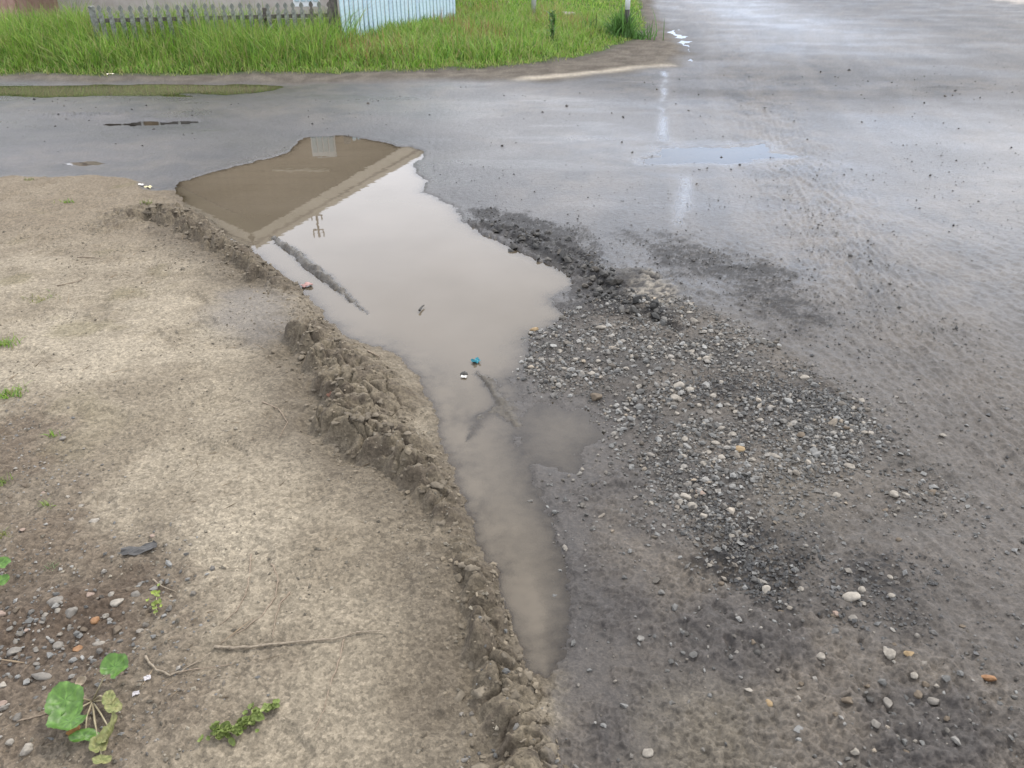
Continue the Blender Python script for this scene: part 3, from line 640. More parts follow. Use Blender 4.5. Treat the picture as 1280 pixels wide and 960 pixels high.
def scatter_mesh(name, P, size, tint, shape, mat, flat=(.45, .8), sink=.3, seed=1):
    """many small broken stones joined into one mesh"""
    r = np.random.default_rng(seed); V0, F0 = shape; n = len(P); k = len(V0)
    V = np.repeat(V0[None], n, 0) * (1 + .38 * r.uniform(-1, 1, (n, k, 1)))
    sc3 = np.stack([r.uniform(.8, 1.3, n), r.uniform(.6, 1.0, n), r.uniform(*flat, n)], 1)
    V = V * (sc3 * size[:, None])[:, None, :]
    tl = r.uniform(-.5, .5, n); V2 = V.copy()
    V2[..., 0] = V[..., 0] * np.cos(tl)[:, None] - V[..., 2] * np.sin(tl)[:, None]; V2[..., 2] = V[..., 0] * np.sin(tl)[:, None] + V[..., 2] * np.cos(tl)[:, None]
    a = r.uniform(0, 6.283, n); V3 = V2.copy()
    V3[..., 0] = V2[..., 0] * np.cos(a)[:, None] - V2[..., 1] * np.sin(a)[:, None]; V3[..., 1] = V2[..., 0] * np.sin(a)[:, None] + V2[..., 1] * np.cos(a)[:, None]
    V3[..., 0] += P[:, 0, None]; V3[..., 1] += P[:, 1, None]; V3[..., 2] += (P[:, 2] + size * sink)[:, None]
    F = (F0[None] + (np.arange(n) * k)[:, None, None]).reshape(-1, 3)
    me = np_mesh(name, V3.reshape(-1, 3), F, mat, smooth=False)
    attr_c(me, 'tint', np.repeat(tint, k, 0)); return me
TINT = noise_mat('grit_stone', (.72, .72, .72), (1.25, 1.25, 1.25), 90, .8, .4, .003, attr='tint')
GRITW = noise_mat('wet_grit', (.72, .72, .72), (1.25, 1.25, 1.25), 90, .45, .4, .003, attr='tint', spec=.5)
def sample(poly, n, f=.08, seed=3, power=1.0, amp=.1, wm=.18):
    r = np.random.default_rng(seed); lo = poly.min(0) - f * 2; hi = poly.max(0) + f * 2
    P = r.uniform(lo, hi, (n * 5, 2)).astype(np.float32)
    wgt = ss(f, -f, sdf(P[:, 0], P[:, 1], poly) + amp * fbm(P[:, 0] * 5, P[:, 1] * 5, 3, seed)) ** power
    wgt *= wm + (1 - wm) * ss(-.3, .35, fbm(P[:, 0] * 3, P[:, 1] * 3, 3, seed + 90))
    P = P[r.random(len(P)) < wgt][:n]
    return np.concatenate([P, Hs(P)[:, None]], 1)
def greys(n, lo, hi, seed, warm=.06):
    r = np.random.default_rng(seed); v = lo + (hi - lo) * r.uniform(0, 1, n) ** 1.35; wv = r.normal(0, warm, n)
    wv = np.clip(wv, -.02, .16); return np.stack([v * (1 + wv), v * .965, v * (.88 - wv)], 1) * .74
def lognorm(n, med, sg, mn, mxx, seed): return np.clip(np.random.default_rng(seed).lognormal(math.log(med), sg, n), mn, mxx)
def stuff(name, poly, n, med, sg, mx_, lo, hi, shape, mat, seed, **kw):
    P = sample(poly, n, seed=seed, **kw); m = len(P)
    kind(link(name, scatter_mesh(name, P, lognorm(m, med, sg, med * .4, mx_, seed), greys(m, lo, hi, seed), shape, mat, seed=seed)), 'stuff')
stuff('crushed_gravel', GRAVEL, 3100, .0062, .5, .017, .09, .31, I0, TINT, 201)
stuff('gravel_chips', GRAVEL, 10000, .0038, .45, .010, .05, .25, OCT, TINT, 203)
stuff('gravel_grit', GRAVEL2, 8000, .0040, .5, .013, .08, .26, OCT, TINT, 205, f=.16)
stuff('asphalt_crumbs', TAR1, 2600, .0032, .5, .012, .02, .085, OCT, GRITW, 207, f=.14)
LIP = G([(600,276),(640,282),(700,304),(750,336),(800,368),(840,400),(820,412),(770,392),(725,362),(670,332),(620,304)])
stuff('asphalt_fragments', LIP, 420, .013, .45, .034, .035, .10, I0, TINT, 229, f=.06)
stuff('dark_grit', TAR2, 2200, .0036, .5, .011, .02, .09, OCT, GRITW, 209, f=.3)
stuff('black_grit', TAR4, 3200, .0046, .4, .010, .02, .08, OCT, GRITW, 211, f=.1)
stuff('mixed_grit', TAR3, 3200, .0052, .4, .012, .03, .12, OCT, GRITW, 213, f=.1)
stuff('clinker_grit', TAR5, 1800, .0044, .4, .010, .03, .12, OCT, GRITW, 215, f=.15)
stuff('mud_pebbles', MUD, 1500, .0042, .55, .012, .08, .26, I0, TINT, 217, f=.25)
stuff('soil_pebbles', ROCKY, 1100, .0046, .5, .011, .10, .28, I0, TINT, 219, f=.15)
stuff('soil_grit', SOIL, 2500, .003, .5, .008, .10, .30, OCT, TINT, 221, f=.15)
ROADBITS = G([(560,215),(800,205),(1000,190),(1300,190),(1300,330),(1150,330),(1000,300),(900,330),(740,330),(600,270)])
stuff('road_grit', ROADBITS, 1100, .0034, .5, .012, .02, .09, OCT, GRITW, 223, f=.4)
ROADFAR = G([(0,125),(400,115),(800,100),(1280,80),(1400,200),(800,210),(560,200),(380,165),(0,215)])
stuff('far_road_grit', ROADFAR, 420, .0065, .5, .022, .03, .12, OCT, TINT, 225, f=.4)
TRACKBITS = G([(1000,250),(1060,300),(1200,420),(1300,520),(1300,960),(1180,760),(1200,620),(1100,500),(1040,420)])
stuff('track_grit', TRACKBITS, 2600, .0040, .45, .012, .05, .16, OCT, GRITW, 227, f=.2)
# crumbs of earth broken off the ridge
clodm = noise_mat('earth_crumb', (.75, .75, .75), (1.2, 1.2, 1.2), 60, .95, .6, .004, attr='tint', spec=.2)
r_ = np.random.default_rng(31); pts = []
for i in range(len(RIDGE) - 1):
    k = int(260 * np.linalg.norm(RIDGE[i + 1] - RIDGE[i]) * (.5 + 8 * RIDGE_V[i, 0]))
    t = r_.random(k)[:, None]; p = RIDGE[i] * (1 - t) + RIDGE[i + 1] * t
    e = RIDGE[i + 1] - RIDGE[i]; nn = np.array([-e[1], e[0]]) / (np.linalg.norm(e) + 1e-9)
    off = np.clip(r_.normal(.10, .12, k), -.16, RIDGE_V[i, 1] * .95)[:, None]
    pts.append(p + nn * off)
P = np.concatenate(pts); zz = Hs(P); P = np.concatenate([P, zz[:, None]], 1)[zz > .004]; m = len(P)
tn = np.array([.165, .138, .100]) * r_.uniform(.55, 1.2, (m, 1))
kind(link('earth_crumbs', scatter_mesh('earth_crumbs', P, lognorm(m, .0046, .5, .0015, .013, 33), tn, I0, clodm, (.5, 1), .25, 33)), 'stuff')
NEEDLE = (OCT[0] * np.array([1, .055, .055], np.float32), OCT[1])
r_ = np.random.default_rng(47); P = r_.uniform((-3.2, .9), (.1, 5.2), (4000, 2)).astype(np.float32)
P = P[(sdf(P[:, 0], P[:, 1], VERGE) < -.05) & (ss(-.1, .5, fbm(P[:, 0] * 1.7, P[:, 1] * 1.7, 3, 49)) > r_.random(len(P)))][:420]; P = np.concatenate([P, Hs(P)[:, None] + .001], 1); m = len(P)
kind(link('straw_bits', scatter_mesh('straw_bits', P, lognorm(m, .016, .5, .006, .05, 51), np.array([.17, .13, .085]) * r_.uniform(.35, 1.5, (m, 1)), NEEDLE, clodm, (.8, 1), .05, 51)), 'stuff')
def lump_field(name, P, size, tint, mat, seed):
    """slumped clods of earth, half sunk in the ridge, joined into one mesh"""
    r = np.random.default_rng(seed); V0, F0 = I1; n = len(P); k = len(V0)
    ph = r.uniform(0, 50, (n, 1)); q = V0[None] * 1.7
    ns = fbm((q[..., 0] + ph).ravel(), (q[..., 1] + .8 * q[..., 2] + ph * .7).ravel(), 2, 7).reshape(n, k, 1)
    V = V0[None] * (1 + .75 * ns + .09 * r.normal(size=(n, k, 1)))
    V = V * (np.stack([r.uniform(.8, 1.6, n), r.uniform(.6, 1.0, n), r.uniform(.3, .55, n)], 1) * size[:, None])[:, None, :]
    a = r.uniform(0, 6.283, n); W = V.copy()
    W[..., 0] = V[..., 0] * np.cos(a)[:, None] - V[..., 1] * np.sin(a)[:, None] + P[:, 0, None]; W[..., 1] = V[..., 0] * np.sin(a)[:, None] + V[..., 1] * np.cos(a)[:, None] + P[:, 1, None]
    W[..., 2] += (P[:, 2] - size * .08)[:, None]
    F = (F0[None] + (np.arange(n) * k)[:, None, None]).reshape(-1, 3)
    me = np_mesh(name, W.reshape(-1, 3), F, mat); attr_c(me, 'tint', np.repeat(tint, k, 0)); return me
r_ = np.random.default_rng(37); pts = []
for i in range(len(RIDGE) - 1):
    k = int(120 * np.linalg.norm(RIDGE[i + 1] - RIDGE[i]) * (.3 + 10 * RIDGE_V[i, 0]))
    t = r_.random(k)[:, None]; p = RIDGE[i] * (1 - t) + RIDGE[i + 1] * t
    e = RIDGE[i + 1] - RIDGE[i]; nn = np.array([-e[1], e[0]]) / (np.linalg.norm(e) + 1e-9)
    pts.append(p + nn * np.clip(r_.normal(.05, .08, k), -.09, RIDGE_V[i, 1] * .8)[:, None])
P = np.concatenate(pts); zz = Hs(P); P = np.concatenate([P, zz[:, None]], 1)[zz > .012]; m = len(P)
kind(link('mud_clods', lump_field('mud_clods', P, lognorm(m, .0075, .5, .003, .019, 39), np.array([.150, .127, .095]) * r_.uniform(.65, 1.1, (m, 1)), clodm, 39)), 'stuff')
r_ = np.random.default_rng(41)
P = r_.uniform((-3.2, .9), (.1, 4.8), (26000, 2)).astype(np.float32); P = P[(sdf(P[:, 0], P[:, 1], VERGE) < -.03) & (ss(-.3, .4, fbm(P[:, 0] * 2, P[:, 1] * 2, 3, 43)) > r_.random(len(P)) * 1.2)][:7000]
P = np.concatenate([P, Hs(P)[:, None]], 1); m = len(P)
kind(link('sand_crumbs', scatter_mesh('sand_crumbs', P, lognorm(m, .0026, .5, .001, .008, 45), np.array([.19, .168, .13]) * r_.uniform(.4, 1.25, (m, 1)), OCT, clodm, (.5, 1), .25, 45)), 'stuff')

# ------------------------------------------------------------------ tubes, blades, leaves
def tube(pts, rad, n=5):
    pts = [Vector(p) for p in pts]; V = []; F = []
    for i, p in enumerate(pts):
        d = (pts[min(i + 1, len(pts) - 1)] - pts[max(i - 1, 0)]).normalized()
        a = d.cross(Vector((0, 0, 1)) if abs(d.z) < .9 else Vector((1, 0, 0))).normalized(); b = d.cross(a)
        for k in range(n):
            q = 2 * math.pi * k / n; V.append(p + (a * math.cos(q) + b * math.sin(q)) * rad[i])
    for i in range(len(pts) - 1):
        for k in range(n): F.append((i * n + k, i * n + (k + 1) % n, (i + 1) * n + (k + 1) % n, (i + 1) * n + k))
    V.append(pts[0]); V.append(pts[-1])
    for k in range(n):
        F.append(((k + 1) % n, k, len(V) - 2)); F.append(((len(pts) - 1) * n + k, (len(pts) - 1) * n + (k + 1) % n, len(V) - 1))
    return V, F
def pymesh(name, V, F, mat, smooth=True):
    me = bpy.data.meshes.new(name); me.from_pydata([tuple(v) for v in V], [], F); me.materials.append(mat)
    for p in me.polygons: p.use_smooth = smooth
    me.update(); return me
BARK = noise_mat('twig_bark', (.13, .105, .075), (.25, .21, .155), 120, .85, .5, .002)
ROOTM = noise_mat('dry_root', (.13, .10, .07), (.24, .19, .14), 120, .9, .5, .002)
def twig(name, px_pts, r0, r1, label, group=None, lift=.006, mat=BARK, subs=None):
    """a twig lying along the traced points, following the ground"""
    raw = np.array([g(*p) for p in px_pts]); out = []
    for i in range(len(raw) - 1):
        for k in range(5): out.append(raw[i] * (1 - k / 5) + raw[i + 1] * k / 5)
    out.append(raw[-1]); out = np.array(out, np.float32)
    out += np.random.default_rng(len(out)).normal(0, r0 * .35, out.shape)
    z = np.maximum(Hs(out), 0); z = np.convolve(np.pad(z, 3, mode='edge'), np.ones(7) / 7, 'valid') + lift
    n = len(out); c = np.array([out[0][0], out[0][1], z[0]])
    pts = [(out[i][0] - c[0], out[i][1] - c[1], z[i] - c[2]) for i in range(n)]
    rad = [r0 * (1 - i / (n - 1)) + r1 * i / (n - 1) for i in range(n)]
    rad = [q * (1 + .2 * math.sin(i * 2.3)) for i, q in enumerate(rad)]
    V, F = tube(pts, rad); o = link(name, pymesh(name, V, F, mat), None, c)
    return tag(o, label, 'twig' if 'twig' in name else 'root', group)
twig('dry_twig', [(273,826),(300,827),(345,824),(390,822),(425,819),(450,811),(478,808)],  .0040, .0016, 'long pale bare twig lying across the bare dirt in front', 'dry twigs and roots on the dirt')
twig('dry_twig', [(188,840),(199,854),(218,863),(232,857),(268,833)], .0036, .0012, 'short bent twig right of the broad leaved weed', 'dry twigs and roots on the dirt')
twig('dry_twig', [(218,861),(245,854),(275,851),(296,846)], .0020, .001, 'thin dark twig joining the short bent twig', 'dry twigs and roots on the dirt', mat=ROOTM)
twig('dry_root', [(317,708),(316,738),(311,762),(300,782),(278,800)], .0026, .0008, 'thin dry root leftmost of the pair above the long twig', 'dry twigs and roots on the dirt', .002, ROOTM)
twig('dry_root', [(343,722),(351,742),(349,764),(330,790),(305,808),(280,822)], .0026, .0008, 'thin curved root rightmost of the pair above the long twig', 'dry twigs and roots on the dirt', .002, ROOTM)
twig('dry_root', [(366,758),(354,772),(349,790),(344,816)], .0026, .001, 'short thin root touching the long twig from above', 'dry twigs and roots on the dirt', .002, ROOTM)
twig('dry_root', [(433,818),(428,840),(416,872),(408,905),(396,930)], .0024, .001, 'faint root running down from the long twig to the bottom', 'dry twigs and roots on the dirt', .001, ROOTM)
twig('dry_root', [(330,515),(350,522),(362,540),(352,560)], .0028, .001, 'small hooked root on the pale sand beside the mud ridge', 'dry twigs and roots on the dirt', .003, ROOTM)
twig('dry_twig', [(196,741),(210,750),(226,757)], .0024, .001, 'little twig lying right of the stony soil', 'dry twigs and roots on the dirt')
twig('dry_twig', [(460,447),(468,450),(476,454)], .0045, .002, 'short dark stick on the slope of the mud ridge', 'dry twigs and roots on the dirt', .006, ROOTM)
twig('dry_root', [(30,920),(60,912),(100,900),(128,885)], .0022, .001, 'thin dark root running under the broad leaved weed', 'dry twigs and roots on the dirt', .002, ROOTM)
twig('dry_twig', [(100,334),(118,333),(130,334)], .0030, .001, 'dark straight twig on the far sand of the verge', 'dry twigs and roots on the dirt', .004, ROOTM)
twig('dry_root', [(75,370),(100,364),(112,357)], .0026, .001, 'thin root slanting on the far sand left of the ridge', 'dry twigs and roots on the dirt', .003, ROOTM)
twig('floating_twig', [(524,391),(527,386),(531,384)], .006, .003, 'dark twig end sticking out of the puddle', None, .012, STONE['dark'])

LEAF = noise_mat('fresh_green_leaf', (.042, .105, .012), (.085, .170, .026), 70, .42, .35, .003, spec=.45, transl=.18, attr='tint')
LEAF2 = noise_mat('yellowing_leaf', (.11, .135, .04), (.20, .19, .08), 60, .6, .35, .003, transl=.15, attr='tint')
DEADLEAF = noise_mat('dead_leaf', (.20, .10, .03), (.38, .22, .08), 60, .7, .4, .003)
STEM = noise_mat('weed_stem', (.20, .17, .10), (.30, .26, .17), 60, .7, .3, .002)
def leaf_mesh(name, ln, wd, mat, seed, lobes=6, notch=.55, cup=.12, twist=0):
    """rounded toothed leaf with a notch at its stalk, ribs and a wavy edge"""
    r = np.random.default_rng(seed); nth, nrad = 44, 8; V = [(0, 0, 0)]; F = []
    ph = r.uniform(0, 6.28, 3)
    for j in range(1, nrad + 1):
        for i in range(nth):
            th = 2 * math.pi * i / nth
            rr = 1 + .03 * math.sin(lobes * th + ph[0]) + .030 * math.sin(17 * th + ph[1]) + .05 * math.sin(3 * th + ph[2])
            d = abs(((th - math.pi * 1.5) + math.pi) % (2 * math.pi) - math.pi)
            rr *= 1 - notch * math.exp(-(d / .32) ** 2)
            q = j / nrad * rr; x, y = q * math.cos(th) * wd / 2, q * math.sin(th) * ln / 2
            rib = -.010 * abs(math.sin(th * 3.5)) * q * ln * 2
            z = cup * q * q * ln - .02 * ln * (i % 6 == 2) * q + .045 * ln * q * math.sin(4 * th + ph[1]) * q - rib * .9 + .03 * ln * math.sin(9 * q * rr + ph[0])
            V.append((x, y, z))
    for i in range(nth): F.append((0, 1 + i, 1 + (i + 1) % nth))
    for j in range(nrad - 1):
        for i in range(nth):
            a = 1 + j * nth; F.append((a + i, a + nth + i, a + nth + (i + 1) % nth, a + (i + 1) % nth))
    me = pymesh(name, V, F, mat)
    tv = [1.3] + [(1.45 - .03 * j if i % 6 == 2 else 1.0) * (1 - .10 * (j == nrad - 1)) * (1 + .16 * math.sin(i * .9 + seed + j)) for j in range(nrad) for i in range(nth)]
    attr_c(me, 'tint', np.repeat(np.array(tv, np.float32)[:, None], 3, 1)); return me
def at(px, py, z): 
    x, y = g(px, py, z); return Vector((x, y, z))
def weed(name, base_px, leaves, label, group=None):
    b = g(*base_px); b = Vector((b[0], b[1], H(*b))); root = empty(name, b, label, 'weed', group)
    for i, (px, py, wpx, lpx, zz, rz, tilt, mat, lab) in enumerate(leaves):
        p = at(px, py, b.z + zz); s = scale_at(px, py)
        me = leaf_mesh('leaf', lpx / s * 1.06, wpx / s * .94, mat, 60 + i + int(base_px[0]), notch=.5 if wpx > 20 else .2, cup=random.uniform(.10, .24))
        o = link('leaf', me, root, p - b); o.rotation_euler = (tilt[0], tilt[1], rz)
        if lab: o['label'] = lab
        mid = (p - b) * .55 + Vector((0, 0, .012))
        V, F = tube([Vector((0, 0, -.005)), mid, p - b - Vector((0, 0, .003))], [.0026, .002, .0016])
        link('stem', pymesh('stem', V, F, STEM), root)
    return root
weed('broad_leaved_weed', (122,893), [
    (82,876,44,40,.045,.7,(.25,-.10),LEAF,'big bright green toothed leaf at the back'),
    (88,902,48,42,.040,2.4,(.12,.10),LEAF,'big bright green leaf in front'),
    (144,834,34,30,.050,-.3,(.30,.10),LEAF,'round pale green leaf standing apart at the top'),
    (136,873,16,18,.030,.2,(.25,.1),LEAF2,'small yellowing leaf in the middle'),
    (142,884,20,20,.022,.9,(.2,.2),LEAF2,'small pale leaf at the right'),
    (106,921,36,17,.022,.35,(.15,.35),LEAF,'folded green leaf low in front'),
    (124,932,22,26,.016,.5,(.1,.1),LEAF2,'pale withering leaf low in front'),
    (139,915,15,36,.020,-.15,(.2,-.3),LEAF2,'limp yellowish leaf hanging to the right'),
    (128,951,24,12,.010,.1,(.1,.1),LEAF2,'ragged leaf at the bottom')], 'broad leaved green weed with toothed leaves growing in the stony soil', 'broad leaved weeds')
weed('broad_leaved_weed', (-24,722), [(0,705,26,16,.04,.1,(.2,.1),LEAF,None),(-1,729,24,17,.035,.6,(.2,.1),LEAF,None),(-30,715,30,20,.05,2,(.2,.1),LEAF,None)],
     'green round leaved weed peeking in at the left edge', 'broad leaved weeds')
def dead_leaf(px, py, wpx, lpx, rz, label, mat=DEADLEAF):
    x, y = g(px, py); s = scale_at(px, py); z = H(x, y)
    o = link('dead_leaf', leaf_mesh('dead_leaf', lpx / s, wpx / s, mat, int(px), lobes=3, notch=.2, cup=.3), None, (x, y, z + .006)); o.rotation_euler = (.3, .1, rz)
    tag(o, label, 'dead leaf', 'dead leaves by the weed')
dead_leaf(104,937,11,18,-.9,'small orange dead leaf under the folded green leaf')
dead_leaf(110,872,12,16,-.5,'dull brown dead leaf between the big leaves and the yellowing leaf', noise_mat('brown_dead_leaf', (.20,.16,.11), (.32,.27,.20), 60, .8, .4, .003))

def blade_mesh(P, hgt, wid, lean, dirs, tint, mat, name, segs=3):
    """many grass blades in one mesh: a curved tapering strip each"""
    n = len(P); ts = np.linspace(0, 1, segs + 1); V = np.zeros((n, segs * 2 + 1, 3), np.float32)
    dx, dy = np.cos(dirs), np.sin(dirs)
    sd = np.random.default_rng(n).uniform(0, 6.28, n); sx, sy = np.cos(sd), np.sin(sd)
    for k, t in enumerate(ts):
        bx = P[:, 0] + dx * lean * hgt * t * t; by = P[:, 1] + dy * lean * hgt * t * t; bz = P[:, 2] - .01 + hgt * (t - .35 * lean * t * t)
        if k < segs:
            wv = wid * (1 - .75 * t * t) * .5
            V[:, 2 * k] = np.stack([bx - sx * wv, by - sy * wv, bz], 1); V[:, 2 * k + 1] = np.stack([bx + sx * wv, by + sy * wv, bz], 1)
        else: V[:, 2 * k] = np.stack([bx, by, bz], 1)
    m = segs * 2 + 1; F = []
    for k in range(segs - 1): F += [(2 * k, 2 * k + 1, 2 * k + 3), (2 * k, 2 * k + 3, 2 * k + 2)]
    F.append((2 * segs - 2, 2 * segs - 1, 2 * segs)); F = np.array(F, np.int32)
    F = (F[None] + (np.arange(n) * m)[:, None, None]).reshape(-1, 3)
    me = np_mesh(name, V.reshape(-1, 3), F, mat); attr_c(me, 'tint', np.repeat(tint, m, 0)); return me
GRASSM = noise_mat('grass_blade', (.85, .85, .85), (1.15, 1.15, 1.15), 8, .55, 0, attr='tint', transl=.35)
def grass(name, P, h, wd, lean, cols, seed):
    r = np.random.default_rng(seed); n = len(P)
    base = np.array(cols, np.float32)[r.integers(0, len(cols), n)] * r.uniform(.7, 1.3, (n, 1))
    return blade_mesh(P, h, wd * r.uniform(.7, 1.4, n), np.clip(r.normal(lean, .3, n), 0, 1.2), r.uniform(0, 6.28, n), base, GRASSM, name)
GREENS = [(.14, .27, .030), (.17, .31, .04), (.08, .18, .025), (.21, .32, .055), (.24, .31, .075), (.26, .25, .10)]
# tall meadow grass along the fence
r_ = np.random.default_rng(51)
def inside_grass(n, lo, hi, mg, seed):
    r = np.random.default_rng(seed); P = r.uniform(lo, hi, (n, 2)).astype(np.float32)
    d = sdf(P[:, 0], P[:, 1], GRASS, 200) + .18 * fbm(P[:, 0] * 1.5, P[:, 1] * 1.5, 3, 31); k = d < mg
    return P[k], d[k]
P, d = inside_grass(60000, (-13, 10.2), (-2.6, 14.6), -.12, 53)
k = (P[:, 0] < -2.9 + .3 * r_.normal(size=len(P))) ; P, d = P[k], d[k]
edge = ss(0, -1.1, d); hh = (.10 + .60 * edge) * np.random.default_rng(55).uniform(.55, 1.25, len(P)) * (.85 + .35 * fbm(P[:, 0], P[:, 1], 3, 56))
P3 = np.concatenate([P, Hs(P)[:, None]], 1)
kind(link('tall_grass', grass('tall_grass', P3, hh, .011, .55, GREENS, 57)), 'stuff')
P, d = inside_grass(75000, (-3.6, 10.5), (6, 21), -.05, 61)
k = np.random.default_rng(1).random(len(P)) < np.clip(1.35 - (P[:, 1] - 11) * .09, .3, 1); P, d = P[k], d[k]
edge = ss(0, -.9, d); back = ss(-2.2, -4.5, d); patchn = fbm(P[:, 0] * .8, P[:, 1] * .8, 3, 63)
hh = (.06 + .26 * edge * (1 - .62 * back) * (1 + .5 * patchn)) * np.random.default_rng(65).uniform(.55, 1.25, len(P))
P3 = np.concatenate([P, Hs(P)[:, None]], 1)
kind(link('verge_grass', grass('verge_grass', P3, hh, .012, .55, GREENS, 67)), 'stuff')
P, d = inside_grass(40000, (-3, 20.5), (9, 42), -.05, 69); P3 = np.concatenate([P, Hs(P)[:, None]], 1)
kind(link('lawn_grass', grass('lawn_grass', P3, np.random.default_rng(3).uniform(.06, .16, len(P)), .025, .4, GREENS, 71)), 'stuff')
# reddish seed heads
P, d = inside_grass(9000, (-3.4, 11), (3.2, 20), -.5, 73); q = fbm(P[:, 0] * .7, P[:, 1] * .7, 3, 75); P = P[q > .18][:2600]
P3 = np.concatenate([P, Hs(P)[:, None]], 1)
kind(link('seed_grass', grass('seed_grass', P3, np.random.default_rng(5).uniform(.25, .48, len(P)), .008, .3, [(.26, .14, .07), (.30, .20, .09), (.22, .13, .06)], 77)), 'stuff')
P, d = inside_grass(14000, (-12, 10.2), (6, 13.5), .12, 79); k = d > -.45; P = P[k][:5000]; P3 = np.concatenate([P, Hs(P)[:, None]], 1)
kind(link('edge_grass', grass('edge_grass', P3, np.random.default_rng(6).uniform(.03, .12, len(P)), .010, .6, [(.20, .24, .07), (.26, .26, .10), (.14, .2, .05)], 81)), 'stuff')

def tuft(px, py, wpx, n, h, label, cols=GREENS, lean=.7, group='grass tufts on the dirt'):
    x, y = g(px, py); s = scale_at(px, py); r = np.random.default_rng(int(px * 7 + py)); rad = wpx / s * .5
    q = r.normal(0, .45, (n, 2)) * np.array([rad, rad * .6]) + np.array([x, y]); z = Hs(q)
    b = np.array([x, y, H(x, y)]); P3 = np.concatenate([q, z[:, None]], 1) - b
    hs_ = r.uniform(.5, 1.1, n) * h
    o = link('grass_tuft', blade_mesh(P3, hs_, .0035 * r.uniform(.7, 1.6, n), np.clip(r.normal(lean, .3, n), 0, 1.3), r.uniform(0, 6.28, n), np.array(cols, np.float32)[r.integers(0, len(cols), n)] * r.uniform(.7, 1.2, (n, 1)), GRASSM, 'grass_tuft'), None, b)
    return tag(o, label, 'grass tuft', group)
tuft(18,510,46,130,.05,'green grass tuft on the dirt at the left edge, largest one')
tuft(14,446,34,70,.06,'green grass tuft with an upright blade at left edge above the largest tuft')
tuft(57,384,44,90,.035,'yellowish flattened grass tuft on the sand', [(.20,.22,.07),(.26,.24,.10),(.14,.2,.05)], .9)
tuft(86,263,22,50,.05,'small green tuft on the far part of the dirt verge')
tuft(40,232,16,40,.04,'tiny tuft at the far edge of the dirt verge', [(.18,.2,.07),(.14,.17,.05)])
tuft(188,266,18,50,.05,'olive tuft growing on the top end of the mud ridge', [(.18,.2,.07),(.14,.17,.05)])
tuft(6,622,26,70,.04,'yellow green tuft at the left edge above the round leaved weed', [(.18,.24,.06),(.14,.2,.05)])
tuft(64,648,16,26,.035,'thin pale green tuft among small stones on the left', [(.18,.24,.06),(.14,.2,.05)])
tuft(8,688,20,40,.035,'olive tuft just above the round leaves at the left edge', [(.18,.22,.06),(.20,.2,.07)])
tuft(68,728,18,22,.03,'greyish sprout above the stony soil', [(.16,.2,.10),(.2,.22,.13)])
tuft(70,560,12,20,.04,'single green blades on the sandy dirt left', GREENS)
o = tuft(293,938,58,120,.022,'low leafy weed, left half, near the bottom edge', [(.16,.22,.05),(.22,.26,.08),(.12,.17,.04)], .9)
# low leafy weed: a creeping plant of many small leaflets
def creeping(px_list, label, n, ls, cols, name='creeping_weed', up=.015):
    b = g(*px_list[0]); b = Vector((b[0], b[1], H(*b))); root = empty(name, b, label, 'weed', 'low weeds on the dirt')
    r = np.random.default_rng(int(px_list[0][0])); mats = [noise_mat('leaflet', tuple(c), tuple(np.array(c) * 1.5), 60, .6, 0, transl=.2) for c in cols]
    me_ = [leaf_mesh('leaflet', ls * 1.5, ls, mt, 300 + i, lobes=5, notch=.1, cup=.25) for i, mt in enumerate(mats)]
    for m_ in me_:
        pass
    arr = np.array([g(*p) for p in px_list])
    for i in range(n):
        t = r.uniform(0, len(arr) - 1); k = min(int(t), len(arr) - 2); f = t - k
        p = arr[k] * (1 - f) + arr[k + 1] * f + r.normal(0, .011, 2)
        o = link('leaf', me_[i % len(me_)], root, Vector((p[0], p[1], H(*p) + r.uniform(.003, up))) - b); o.rotation_euler = (r.uniform(-.7, .7), r.uniform(-.7, .7), r.uniform(0, 6.28)); s = r.uniform(.6, 1.3); o.scale = (s, s, s)
    pts = [Vector((q[0], q[1], H(*q) + .006)) - b for q in arr]
    V, F = tube(pts, [.0015] * len(pts)); link('stem', pymesh('stem', V, F, STEM), root)
bpy.data.objects.remove(o)
creeping([(268,940),(283,930),(298,935),(315,922),(332,908),(345,905)], 'low creeping leafy weed near the bottom edge', 70, .013, [(.13,.17,.045),(.18,.22,.07),(.10,.13,.035)])
creeping([(199,786),(200,778),(201,768),(202,758)], 'little sprouting weed at the right of the stony soil', 12, .011, [(.20,.25,.05),(.16,.20,.05)], up=.03)

# ------------------------------------------------------------------ litter
def scrap(name, px, py, wpx, lpx, mat, label, cat='litter', z=None, seed=1, crump=.5):
    x, y = g(px, py); s = scale_at(px, py); zz = (max(H(x, y), 0) if z is None else z); r = np.random.default_rng(seed)
    n = 7; V = []; F = []
    for j in range(n):
        for i in range(n):
            u, v = i / (n - 1) - .5, j / (n - 1) - .5
            V.append((u * wpx / s * (1 + .3 * r.normal() * abs(v)), v * lpx / s * 1.3 * (1 + .3 * r.normal() * abs(u)), crump * wpx / s * .45 * (r.random() * .7 + .6 * math.sin(u * 7 + seed) * math.cos(v * 6) * .5)))
    for j in range(n - 1):
        for i in range(n - 1): F.append((j * n + i, j * n + i + 1, (j + 1) * n + i + 1, (j + 1) * n + i))
    me = pymesh(name, V, F, mat, False); o = link(name, me, None, (x, y, zz + .004))
    md = o.modifiers.new('thick', 'SOLIDIFY'); md.thickness = .0012
    o.rotation_euler = (0, 0, r.uniform(-.6, .6)); return tag(o, label, cat)
def flat_mat(name, c, rough=.5): return noise_mat(name, tuple(np.array(c) * .8), tuple(np.array(c) * 1.1), 50, rough, .2, .002)
